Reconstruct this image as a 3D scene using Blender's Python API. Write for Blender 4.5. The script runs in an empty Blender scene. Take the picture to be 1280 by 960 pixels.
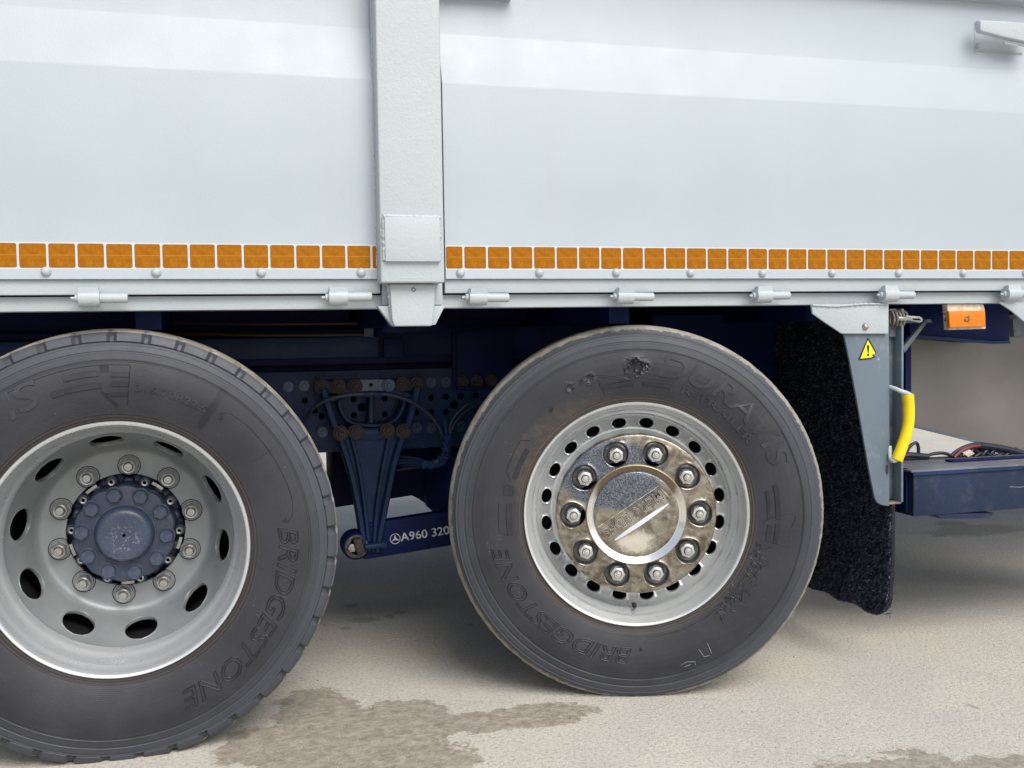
import bpy, bmesh, math, random
import numpy as np
from mathutils import Vector, Matrix, noise
random.seed(7)
R = math.radians
scene = bpy.context.scene
col = scene.collection

# ------------------------------------------------------------------ camera
CAM = np.array([-1.1203, -2.5948, 0.99882]); YAW, PITCH, ROLL, FPX = 0.27865, 0.048954, -0.01564, 1304.25
fw = np.array([math.sin(YAW)*math.cos(PITCH), math.cos(YAW)*math.cos(PITCH), -math.sin(PITCH)])
_r = np.array([math.cos(YAW), -math.sin(YAW), 0.0]); _u = np.cross(_r, fw)
rt = math.cos(ROLL)*_r + math.sin(ROLL)*_u; up = -math.sin(ROLL)*_r + math.cos(ROLL)*_u
cd = bpy.data.cameras.new("camera"); cam = bpy.data.objects.new("camera", cd); col.objects.link(cam)
cd.sensor_width = 36; cd.lens = FPX/1280*36; cd.clip_start = .02; cd.clip_end = 3000
M = Matrix.Identity(4)
for i in range(3):
    M[i][0] = rt[i]; M[i][1] = up[i]; M[i][2] = -fw[i]; M[i][3] = CAM[i]
cam.matrix_world = M
scene.camera = cam

# ------------------------------------------------------------------ world, sun, exposure
SUN_EL, SUN_AZ = R(47), R(165)            # azimuth clockwise from +Y: high, from the photographer's side
w = bpy.data.worlds.new("World"); scene.world = w; w.use_nodes = True
nt = w.node_tree; nt.nodes.clear()
sky = nt.nodes.new('ShaderNodeTexSky'); sky.sky_type = 'NISHITA'; sky.sun_disc = False
sky.sun_elevation = SUN_EL; sky.sun_rotation = SUN_AZ; sky.air_density = 1.0; sky.dust_density = 3.0
hs = nt.nodes.new('ShaderNodeHueSaturation'); hs.inputs['Saturation'].default_value = 0.70
bg = nt.nodes.new('ShaderNodeBackground'); bg.inputs[1].default_value = 0.115
ow = nt.nodes.new('ShaderNodeOutputWorld')
nt.links.new(sky.outputs[0], hs.inputs['Color']); nt.links.new(hs.outputs[0], bg.inputs[0]); nt.links.new(bg.outputs[0], ow.inputs[0])
sl = bpy.data.lights.new("sun", 'SUN'); sl.energy = 2.0; sl.angle = R(42); sl.color = (1, .965, .90)
so = bpy.data.objects.new("sun", sl); col.objects.link(so)
sd = Vector((math.sin(SUN_AZ)*math.cos(SUN_EL), math.cos(SUN_AZ)*math.cos(SUN_EL), math.sin(SUN_EL)))
so.rotation_euler = (-sd).to_track_quat('-Z', 'Y').to_euler(); so.location = sd*20
scene.view_settings.view_transform = 'Standard'; scene.view_settings.look = 'None'
scene.view_settings.gamma = 1; scene.view_settings.exposure = 0.42

# ------------------------------------------------------------------ measuring helpers (photo pixel -> point on a plane)
def ray(px, py): return fw + rt*(px-640)/FPX - up*(py-480)/FPX
def at(px, py, Y):
    d = ray(px, py); return Vector(CAM + d*((Y-CAM[1])/d[1]))
def gnd(px, py):
    d = ray(px, py); return Vector(CAM + d*((0-CAM[2])/d[2]))
def P(pts, Y): return [(at(x, y, Y).x, at(x, y, Y).z) for x, y in pts]

# ------------------------------------------------------------------ materials
def clamp_node(N, L, src): return src
class Mat:
    def __init__(s, name, rough=.5, metal=0, spec=.5):
        s.m = bpy.data.materials.new(name); s.m.use_nodes = True; s.t = s.m.node_tree; s.N = s.t.nodes; s.L = s.t.links
        s.b = s.N['Principled BSDF']; s.b.inputs['Roughness'].default_value = rough; s.b.inputs['Metallic'].default_value = metal
        s.b.inputs['Specular IOR Level'].default_value = spec
        s.tc = s.N.new('ShaderNodeTexCoord'); s.co = s.tc.outputs['Object']; s.bump = None
    def noise(s, scale, detail=4, rough=.55, co=None, dist=0):
        n = s.N.new('ShaderNodeTexNoise'); n.inputs['Scale'].default_value = scale; n.inputs['Detail'].default_value = detail
        n.inputs['Roughness'].default_value = rough; n.inputs['Distortion'].default_value = dist
        s.L.new(co or s.co, n.inputs['Vector']); return n.outputs[0]
    def voro(s, scale, feature='F1', co=None):
        n = s.N.new('ShaderNodeTexVoronoi'); n.inputs['Scale'].default_value = scale; n.feature = feature
        s.L.new(co or s.co, n.inputs['Vector']); return n.outputs[0]
    def ramp(s, v, a, b, ca=0, cb=1):
        n = s.N.new('ShaderNodeMapRange'); n.interpolation_type = 'SMOOTHSTEP'
        n.inputs[1].default_value = a; n.inputs[2].default_value = b; n.inputs[3].default_value = ca; n.inputs[4].default_value = cb
        s.L.new(v, n.inputs[0]); return n.outputs[0]
    def math(s, op, a, b=None):
        n = s.N.new('ShaderNodeMath'); n.operation = op
        for i, v in enumerate((a, b)):
            if v is None: continue
            if isinstance(v, (int, float)): n.inputs[i].default_value = v
            else: s.L.new(v, n.inputs[i])
        return n.outputs[0]
    def mix(s, f, a, b):
        n = s.N.new('ShaderNodeMix'); n.data_type = 'RGBA'
        for i, v in ((0, f), (6, a), (7, b)):
            if isinstance(v, (int, float)): n.inputs[i].default_value = v
            elif isinstance(v, tuple): n.inputs[i].default_value = (*v, 1)
            else: s.L.new(v, n.inputs[i])
        return n.outputs[2]
    def col(s, c):
        if isinstance(c, tuple): s.b.inputs['Base Color'].default_value = (*c, 1)
        else: s.L.new(c, s.b.inputs['Base Color'])
        return s
    def inp(s, name, v):
        if isinstance(v, (int, float)): s.b.inputs[name].default_value = v
        else: s.L.new(v, s.b.inputs[name])
        return s
    def addbump(s, h, strength, dist):
        n = s.N.new('ShaderNodeBump'); n.inputs['Strength'].default_value = strength; n.inputs['Distance'].default_value = dist
        s.L.new(h, n.inputs['Height'])
        if s.bump: s.L.new(s.bump, n.inputs['Normal'])
        s.bump = n.outputs[0]; s.L.new(s.bump, s.b.inputs['Normal']); return s
    def mapping(s, scale=(1, 1, 1), loc=(0, 0, 0), rot=(0, 0, 0), co=None):
        n = s.N.new('ShaderNodeMapping'); n.inputs[1].default_value = loc; n.inputs[2].default_value = rot; n.inputs[3].default_value = scale
        s.L.new(co or s.co, n.inputs[0]); return n.outputs[0]
    def blob(s, c, size, dist_noise=None, amp=0.3):
        """0 inside .. >1 outside an ellipsoid centred c"""
        v = s.mapping(scale=tuple(1/k for k in size), loc=tuple(-a/k for a, k in zip(c, size)))
        n = s.N.new('ShaderNodeVectorMath'); n.operation = 'LENGTH'; s.L.new(v, n.inputs[0])
        o = n.outputs['Value']
        if dist_noise is not None: o = s.math('ADD', o, s.math('MULTIPLY', s.math('SUBTRACT', dist_noise, .5), amp*2))
        return o
    def radial(s):
        x = s.N.new('ShaderNodeSeparateXYZ'); s.L.new(s.co, x.inputs[0])
        r = s.math('SQRT', s.math('ADD', s.math('MULTIPLY', x.outputs[0], x.outputs[0]), s.math('MULTIPLY', x.outputs[2], x.outputs[2])))
        return r, x.outputs[0], x.outputs[1], x.outputs[2]

def paint(name, c, rough=.45, var=.06, bumpd=.0006, grain=260, metal=0, dirt=None, dirt_amt=.5):
    m = Mat(name, rough, metal)
    a = tuple(k*(1-var) for k in c); b = tuple(min(1, k*(1+var)) for k in c)
    base = m.mix(m.ramp(m.noise(3.2, 6), .3, .7), a, b)
    if dirt:
        f = m.math('MULTIPLY', m.ramp(m.noise(14, 8, .7), .52, .72), dirt_amt)
        base = m.mix(f, base, dirt)
    m.col(base)
    m.inp('Roughness', m.ramp(m.noise(9, 5), .2, .8, rough-.06, rough+.08))
    m.addbump(m.noise(grain, 3, .6), .55, bumpd)
    return m

MT = {}
# body white: rolled-on paint with orange peel and gentle panel waviness
m = paint('white_body_paint', (.395, .452, .492), .42, .02, .0006, 240)
m.addbump(m.noise(2.2, 2, co=m.mapping((.5, 1, 1.0))), .25, .004)
st = m.ramp(m.noise(5, 6, .7, co=m.mapping((4, 1, .22))), .52, .72, 0, .10); c0_ = m.b.inputs['Base Color'].links[0].from_socket; m.col(m.mix(st, c0_, (.37, .40, .41)))
sc_ = m.math('MULTIPLY', m.ramp(m.noise(30, 3, .8, co=m.mapping((.25, 1, 5), rot=(0, .15, 0))), .70, .735), .25); c0_ = m.b.inputs['Base Color'].links[0].from_socket; m.col(m.mix(sc_, c0_, (.30, .33, .34))); MT['white'] = m.m
m = paint('white_trim_paint', (.425, .480, .508), .42, .03, .0016, 150, dirt=(.45, .42, .38), dirt_amt=.12)
m.addbump(m.noise(38, 4), .5, .0014); MT['trim'] = m.m
m = paint('tape_backing', (.56, .57, .57), .4, .03, .0002); MT['tape'] = m.m
# amber retroreflective tape: honeycomb grain
m = Mat('amber_reflector', .6, 0, .15)
g = m.noise(60, 3, .7); g2 = m.noise(9, 3)
m.col(m.mix(m.ramp(g, .35, .7), m.mix(m.ramp(g2, .3, .7), (.31, .105, .0005), (.26, .086, .0005)), (.38, .14, .001)))
m.addbump(m.voro(900), .3, .0003); MT['amber'] = m.m
m = paint('amber_edge', (.20, .10, .02), .5); MT['amber_dark'] = m.m
m = Mat('amber_seam', .5); m.col((.45, .21, .03)); MT['amber_seam'] = m.m
m = Mat('amber_lens', .22); m.col(m.mix(m.ramp(m.noise(8, 2), .3, .7), (.70, .20, .002), (.62, .165, .002)))
m.inp('Coat Weight', .4); m.addbump(m.noise(120, 2), .2, .0006); MT['lens'] = m.m
# chassis
def chassis(name, c, rough, dirt, amt, hi=None):
    m = paint(name, c, rough, .25, .0012, 120, dirt=dirt, dirt_amt=amt)
    m.b.inputs['Specular IOR Level'].default_value = .18; m.addbump(m.noise(30, 5, .7), .45, .002); return m.m
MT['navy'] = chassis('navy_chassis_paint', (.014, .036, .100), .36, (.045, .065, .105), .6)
m = Mat('navy_bolt_highlight', .3, .2); m.col((.045, .085, .16)); m.addbump(m.noise(120, 4), .5, .0015); MT['navylight'] = m.m  # lighter than the chassis navy: bolt highlight mixed into the colour
MT['navydark'] = chassis('shaded_navy_paint', (.0028, .011, .070), .5, (.004, .014, .08), .4)  # darker, bluer copy of the navy: underbody shade put into the colour
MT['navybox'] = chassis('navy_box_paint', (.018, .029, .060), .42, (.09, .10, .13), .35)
MT['boxtop'] = chassis('dusty_box_top', (.15, .16, .19), .6, (.28, .27, .25), .7)
m = Mat('rusty_bolt', .75, .1); n = m.noise(130, 5, .7)
m.col(m.mix(m.ramp(n, .35, .65), (.030, .030, .035), (.095, .070, .056))); m.addbump(n, .8, .002); MT['rust'] = m.m
m = Mat('rust_steel', .7, .2); n = m.noise(45, 6, .7)
m.col(m.mix(m.ramp(n, .4, .62), (.10, .12, .15), (.30, .22, .16))); m.addbump(n, .6, .002); MT['ruststeel'] = m.m
m = Mat('brown_pipe', .5); m.col((.035, .016, .014)); MT['pipe'] = m.m
m = Mat('black_hose', .45); m.col((.012, .016, .030)); MT['hose'] = m.m
m = Mat('blue_grey_hose', .45); m.col((.03, .046, .08)); MT['bluehose'] = m.m
m = Mat('red_hose', .45); m.col((.14, .010, .022)); MT['redhose'] = m.m
m = Mat('hole_black', 1, 0, 0); m.col((.002, .002, .004)); MT['black'] = m.m
# silver wheel paint
m = Mat('silver_wheel_paint', .28, .55)
b0 = m.mix(m.ramp(m.noise(7, 5), .3, .7), (.60, .62, .63), (.64, .66, .67))
sp = m.ramp(m.noise(170, 2), .78, .84); b0 = m.mix(m.math('MULTIPLY', sp, .2), b0, (.12, .11, .10))
m.col(b0); m.inp('Roughness', m.ramp(m.noise(20, 5), .2, .8, .24, .38)); m.addbump(m.noise(330, 2), .2, .0004)
m.addbump(m.noise(9, 2), .10, .0006); MT['silver'] = m.m
m = Mat('wheel_disc_grey', .42, .3)
b0 = m.mix(m.ramp(m.noise(9, 6, .65), .3, .7), (.245, .262, .272), (.295, .315, .325))
b0 = m.mix(m.math('MULTIPLY', m.ramp(m.noise(60, 6, .75), .60, .75), .45), b0, (.25, .23, .20))
m.col(b0); m.addbump(m.noise(300, 2), .4, .0006); m.addbump(m.noise(40, 4), .3, .0012); MT['disc'] = m.m
m = Mat('dark_steel', .5, .4); m.col((.022, .022, .024)); m.addbump(m.noise(60, 4), .5, .002); MT['dsteel'] = m.m
m = Mat('nut_steel', .28, .85); m.col(m.mix(m.ramp(m.noise(90, 4), .3, .7), (.30, .30, .30), (.48, .48, .47)))
m.addbump(m.noise(240, 3), .5, .0008); MT['nut'] = m.m
m = Mat('clean_nut_steel', .25, .7); m.col(m.mix(m.ramp(m.noise(90, 4), .3, .7), (.50, .50, .49), (.66, .66, .65))); m.addbump(m.noise(240, 3), .4, .0006); MT['nutR'] = m.m
m = paint('navy_hub_paint', (.032, .046, .082), .32, .15, .0012, 150, dirt=(.10, .12, .16), dirt_amt=.6)
m.addbump(m.noise(38, 5, .7), .5, .0018)
MT['hub'] = m.m
m = paint('dark_hub_paint', (.012, .018, .036), .35, .3, .002, 90, dirt=(.06, .07, .09), dirt_amt=.6); m.addbump(m.noise(45, 4), .8, .004); MT['hubdark'] = m.m
m = Mat('hub_centre_paint', .33)
sp = m.ramp(m.noise(150, 3, .7), .54, .62); ring = m.ramp(m.blob((0, .2, -.012), (.050, .3, .042)), 1.1, .5)
m.col(m.mix(m.math('MULTIPLY', sp, m.math('ADD', m.math('MULTIPLY', ring, .22), .04)), m.mix(m.ramp(m.noise(22, 4), .3, .7), (.036, .050, .088), (.048, .066, .108)), (.55, .55, .52)))
m.addbump(m.noise(120, 4), .5, .0012); MT['hubc'] = m.m
# stainless cap of the right wheel: soiled, scratched, with a dark blue-grey reflection painted in at upper left
m = Mat('soiled_steel_cap', .25, .9)
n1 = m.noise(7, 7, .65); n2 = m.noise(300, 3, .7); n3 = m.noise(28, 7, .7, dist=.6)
reflect_mask = m.ramp(m.blob((-.065, 0, .105), (.150, 1, .095), n1, .35), 1.05, .82)
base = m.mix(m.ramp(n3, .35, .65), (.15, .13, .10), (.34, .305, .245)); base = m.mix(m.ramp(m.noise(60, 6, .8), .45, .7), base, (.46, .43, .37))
reflect_tone = m.mix(m.ramp(n2, .42, .60), (.070, .085, .115), (.26, .28, .32))
base = m.mix(reflect_mask, base, reflect_tone)
dust = m.ramp(m.blob((-.005, 0, -.075), (.075, 1, .045), n3, .9), .9, .35)
base = m.mix(m.math('MULTIPLY', dust, .75), base, (.66, .62, .52))
streak = m.ramp(m.noise(16, 8, .75, co=m.mapping((1, 1, 2.3), rot=(0, .35, 0)), dist=1.5), .60, .70)
base = m.mix(m.math('MULTIPLY', streak, .5), base, (.52, .50, .45))
m.col(base); m.inp('Roughness', m.math('ADD', m.ramp(n3, .2, .8, .22, .42), m.math('MULTIPLY', dust, .3)))
m.inp('Metallic', m.math('SUBTRACT', .85, m.math('MULTIPLY', dust, .6)))
m.addbump(n2, .5, .0006); m.addbump(m.noise(20, 5), .35, .0018); MT['cap'] = m.m
m = Mat('brown_soiled_ring', .4, .6); m.col(m.mix(m.ramp(m.noise(18, 6, .7), .35, .65), (.28, .225, .155), (.42, .35, .25))); m.addbump(m.noise(260, 3), .4, .0006); MT['capring'] = m.m
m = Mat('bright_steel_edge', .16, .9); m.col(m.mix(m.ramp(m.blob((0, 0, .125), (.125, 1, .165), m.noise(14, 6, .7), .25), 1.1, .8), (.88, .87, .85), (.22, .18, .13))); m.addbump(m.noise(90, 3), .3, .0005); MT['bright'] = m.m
m = Mat('highlight_white', .3, .6); m.col((.92, .92, .90)); MT['caphighlight'] = m.m  # near-white so the wedge on the cap reads as a highlight
m = Mat('bright_relief_line', .3, .8); m.col(m.mix(m.ramp(m.noise(60, 4), .35, .6), (.42, .38, .31), (.85, .82, .76))); MT['capline'] = m.m  # bright line colour stands in for lit relief edges
m = Mat('dark_relief_fill', .5, .5); m.col((.10, .085, .065)); MT['caprecess'] = m.m  # dark fill colour stands in for shade in the pressed letters

def tyre_mat(name, worn):
    m = Mat(name, .55)
    r, x, y, z = m.radial()
    n1 = m.noise(5, 6, .6); n2 = m.noise(420, 2); n3 = m.noise(26, 7, .7)
    base = m.mix(m.ramp(n1, .3, .7), (.017, .018, .024), (.031, .033, .042))
    # concentric tone, lighter towards the shoulder
    base = m.mix(m.math('MULTIPLY', m.ramp(r, .43, .489), .6), base, (.072, .080, .098))
    if worn:
        mud = m.ramp(m.math('ADD', m.blob((-.255, 0, .215), (.24, 1, .215), n3, .45), m.ramp(r, .335, .42, 0, 1.3)), 1.0, .55)
        base = m.mix(m.math('MULTIPLY', mud, m.ramp(m.noise(46, 8, .75), .36, .62, .15, .75)), base, (.075, .060, .046))
    if not worn:
        u_ = m.math('ABSOLUTE', m.math('SUBTRACT', m.math('MULTIPLY', x, math.cos(.60)), m.math('MULTIPLY', z, math.sin(.60))))
        st_ = m.ramp(m.math('ADD', u_, m.math('MULTIPLY', m.math('SUBTRACT', m.noise(30, 5, .7), .5), .014)), .013, .005)
        up_ = m.ramp(z, .1, .12); st_ = m.math('MULTIPLY', m.math('MULTIPLY', st_, up_), m.math('MULTIPLY', m.ramp(r, .330, .350), m.ramp(r, .470, .425)))
        base = m.mix(m.math('MULTIPLY', st_, .85), base, (.005, .005, .010))
    base = m.mix(m.ramp(m.math('ADD', r, m.math('MULTIPLY', n3, .006)), .334, .318, 0, .5), base, (.045, .034, .030) if not worn else (.085, .066, .050))
    spk = m.ramp(m.voro(75), .055, .03)      # pale chips of grit stuck on the rubber
    spk = m.math('MULTIPLY', spk, m.ramp(m.noise(11, 2), .52, .6))
    base = m.mix(spk, base, (.55, .52, .48))
    lo, hi = (.4985, .5035) if worn else (.5125, .5145)
    rr = m.math('ADD', r, m.math('MULTIPLY', m.math('SUBTRACT', m.noise(60, 6, .7), .5), .020 if worn else .002))
    dust = m.ramp(rr, lo, hi)
    base = m.mix(m.math('MULTIPLY', dust, .92), base, m.mix(m.ramp(n3, .3, .7), (.22, .205, .175), (.36, .34, .29)))
    scr = m.ramp(m.noise(9, 6, .8, co=m.mapping((1, 1, 6), rot=(0, .8, 0))), .68, .72)
    base = m.mix(m.math('MULTIPLY', scr, .28), base, (.20, .21, .22))
    m.col(base); m.inp('Roughness', m.ramp(n3, .2, .8, .42, .62))
    m.addbump(n2, .35, .0005); m.addbump(n3, .35, .0018)
    # fine concentric lines moulded in the rubber
    ln = m.math('SINE', m.math('MULTIPLY', r, 1500)); m.addbump(ln, .10, .0006)
    return m.m
MT['tyreL'] = tyre_mat('tyre_rubber', False); MT['tyreR'] = tyre_mat('worn_tyre_rubber', True)
m = Mat('embossed_rubber', .42); m.col(m.mix(m.ramp(m.noise(20, 4), .3, .7), (.014, .014, .020), (.026, .027, .035))); m.addbump(m.noise(300, 2), .3, .0005); MT['emboss'] = m.m  # darker than the sidewall: relief shade put into the colour
m = Mat('raised_rubber', .40); m.col(m.mix(m.ramp(m.noise(20, 4), .3, .7), (.022, .023, .031), (.040, .042, .054))); m.addbump(m.noise(300, 2), .3, .0005); MT['raised'] = m.m
m = Mat('torn_rubber', .7); m.col(m.mix(m.ramp(m.noise(60, 5), .4, .6), (.008, .008, .014), (.16, .16, .17))); m.addbump(m.noise(70, 5), 1, .005); MT['torn'] = m.m
m = Mat('chalk', .9); m.col((.26, .30, .34)); MT['chalk'] = m.m
m = Mat('flap_fibre', .28); m.col(m.mix(m.ramp(m.noise(40, 2), .35, .65), (.009, .013, .030), (.032, .040, .070))); MT['fibre'] = m.m
m = Mat('flap_backing', .8); m.col((.003, .004, .010)); MT['flap'] = m.m
m = paint('grey_plate_paint', (.125, .165, .205), .42, .06, .0008, 200, dirt=(.32, .36, .40), dirt_amt=.35)
MT['plate'] = m.m
m = paint('grey_channel', (.13, .17, .21), .5, .15, .0014, 90, dirt=(.32, .29, .26), dirt_amt=.8); MT['channel'] = m.m
m = Mat('dull_aluminium', .5, .35); n = m.noise(3, 4)
m.col(m.mix(m.ramp(n, .3, .7), (.22, .207, .196), (.28, .262, .245)))
m.addbump(m.noise(240, 3, .7, co=m.mapping((1, 1, .3))), .6, .0012); MT['tank'] = m.m
m = Mat('yellow_sleeve', .35); m.col(m.mix(m.ramp(m.noise(30, 3), .4, .6), (.85, .64, .004), (.78, .56, .004))); MT['yellow'] = m.m
m = Mat('warning_yellow', .4); m.col((.85, .72, .02)); MT['sticker'] = m.m
m = Mat('warning_black', .5); m.col((.01, .01, .01)); MT['print'] = m.m
m = Mat('stencil_white', .6); m.col(m.mix(m.ramp(m.noise(90, 5), .35, .5), (.30, .34, .40), (.66, .70, .74))); MT['stencil'] = m.m
m = Mat('cream_plastic', .5); m.col(m.mix(m.ramp(m.noise(40, 5), .4, .65), (.72, .66, .52), (.55, .42, .33))); MT['cream'] = m.m
m = Mat('spring_steel', .4, .6); m.col((.45, .45, .44)); m.addbump(m.noise(200, 4), .5, .001); MT['spring'] = m.m
m = Mat('cup_steel', .35, .7); m.col((.17, .17, .17)); m.addbump(m.noise(150, 3), .4, .0008); MT['cup'] = m.m  # darker than the plate: recess shading put into the steel colour
m = Mat('flap_fibre_glint', .3); m.col((.085, .095, .125)); MT['fibre2'] = m.m

# ------------------------------------------------------------------ mesh builder
class MB:
    def __init__(s): s.v = []; s.f = []; s.m = []
    def add(s, vs, fs, mi=0):
        o = len(s.v); s.v += [tuple(v) for v in vs]; s.f += [tuple(o+i for i in f) for f in fs]; s.m += [mi]*len(fs); return s
    def box(s, x0, x1, y0, y1, z0, z1, mi=0):
        vs = [(x, y, z) for x in (x0, x1) for y in (y0, y1) for z in (z0, z1)]
        return s.add(vs, [(0,1,3,2), (4,6,7,5), (0,4,5,1), (2,3,7,6), (0,2,6,4), (1,5,7,3)], mi)
    def prism(s, xz, y0, y1, mi=0):
        n = len(xz); vs = [(x, y0, z) for x, z in xz]+[(x, y1, z) for x, z in xz]
        return s.add(vs, [tuple(range(n)), tuple(range(2*n-1, n-1, -1))]+[(i, i+n, (i+1) % n+n, (i+1) % n) for i in range(n)], mi)
    def extx(s, yz, x0, x1, mi=0, n=1, closed=True):
        k = len(yz); vs = []
        for j in range(n+1):
            x = x0+(x1-x0)*j/n; vs += [(x, y, z) for y, z in yz]
        fs = []
        for j in range(n):
            for i in range(k if closed else k-1):
                a, b = j*k+i, j*k+(i+1) % k; fs.append((a, b, b+k, a+k))
        if closed: fs += [tuple(range(k)), tuple(range(n*k+k-1, n*k-1, -1))]
        return s.add(vs, fs, mi)
    def lathe(s, prof, n=96, rf=None, mi=0, miF=None, closed=False, a0=0):
        """prof: list of (r, d); axis = local Y, z up. rf(i, a, r, d)->(r, d)"""
        k = len(prof); vs = []
        for j in range(n):
            a = a0+2*math.pi*j/n
            for i, (r, d) in enumerate(prof):
                if rf: r, d = rf(i, j, r, d)
                vs.append((r*math.sin(a), d, r*math.cos(a)))
        fs = []; o = len(s.v)
        for j in range(n):
            for i in range(k if closed else k-1):
                i2 = (i+1) % k; a, b = j*k+i, j*k+i2; c, d_ = ((j+1) % n)*k+i2, ((j+1) % n)*k+i
                fs.append((a, b, c, d_))
        s.v += vs; s.f += [tuple(o+i for i in f) for f in fs]
        s.m += [(miF(f % (k if closed else k-1)) if miF else mi) for f in range(len(fs))]
        return s
    def tube(s, pts, r, n=8, mi=0, cap=True, smooth=0):
        pts = [Vector(p) for p in pts]
        if smooth:
            q = []
            for i in range(len(pts)-1):
                p0 = pts[max(i-1, 0)]; p1 = pts[i]; p2 = pts[i+1]; p3 = pts[min(i+2, len(pts)-1)]
                for k in range(smooth):
                    t = k/smooth
                    q.append(.5*((2*p1)+(-p0+p2)*t+(2*p0-5*p1+4*p2-p3)*t*t+(-p0+3*p1-3*p2+p3)*t**3))
            q.append(pts[-1]); pts = q
        L = len(pts); vs = []; prev = None
        for i, p in enumerate(pts):
            t = (pts[min(i+1, L-1)]-pts[max(i-1, 0)]).normalized()
            a = prev if prev is not None else (Vector((0, 0, 1)) if abs(t.z) < .9 else Vector((1, 0, 0)))
            u = (a-t*a.dot(t)).normalized(); prev = u; v = t.cross(u)
            ri = r(i/(L-1)) if callable(r) else r
            for k in range(n):
                c = 2*math.pi*k/n; vs.append(p+u*math.cos(c)*ri+v*math.sin(c)*ri)
        fs = [(i*n+k, i*n+(k+1) % n, (i+1)*n+(k+1) % n, (i+1)*n+k) for i in range(L-1) for k in range(n)]
        if cap: fs += [tuple(range(n-1, -1, -1)), tuple((L-1)*n+k for k in range(n))]
        return s.add(vs, fs, mi)
    def xform(s, M): s.v = [tuple(M @ Vector(v)) for v in s.v]; return s
    def build(s, name, mats, parent=None, bevel=0, seg=2, ang=38, merge=False, loc=None, rot=None):
        me = bpy.data.meshes.new(name); me.from_pydata(s.v, [], s.f)
        mats = mats if isinstance(mats, (list, tuple)) else [mats]
        for k in mats: me.materials.append(MT[k])
        me.polygons.foreach_set('material_index', s.m)
        bm = bmesh.new(); bm.from_mesh(me)
        if merge: bmesh.ops.remove_doubles(bm, verts=bm.verts, dist=1e-5)
        bmesh.ops.recalc_face_normals(bm, faces=bm.faces)
        if bevel:
            es = [e for e in bm.edges if len(e.link_faces) == 2 and e.calc_face_angle(0) > R(30)]
            bmesh.ops.bevel(bm, geom=es, offset=bevel, segments=seg, affect='EDGES', profile=.6, clamp_overlap=True)
        bm.to_mesh(me); bm.free()
        me.shade_smooth(); me.set_sharp_from_angle(angle=R(ang))
        return link(name, me, parent, loc, rot)
def link(name, me, parent=None, loc=None, rot=None):
    o = bpy.data.objects.new(name, me); col.objects.link(o)
    if parent: o.parent = parent
    if loc is not None: o.location = loc
    if rot is not None: o.rotation_euler = rot
    return o
def inst(src, loc, rot=(0, 0, 0), parent=None, scale=None):
    c = src.copy(); col.objects.link(c); c.parent = parent or src.parent; c.location = loc; c.rotation_euler = rot
    if scale: c.scale = scale
    return c
def empty(name, loc=(0, 0, 0), parent=None, rot=(0, 0, 0)):
    o = bpy.data.objects.new(name, None); col.objects.link(o); o.empty_display_size = .1
    o.location = loc; o.rotation_euler = rot
    if parent: o.parent = parent
    return o
def hexprism(mb, cx, cz, r, d0, d1, rot=0, mi=0, n=6):
    return mb.prism([(cx+r*math.cos(rot+2*math.pi*k/n), cz+r*math.sin(rot+2*math.pi*k/n)) for k in range(n)], d0, d1, mi)

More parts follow.
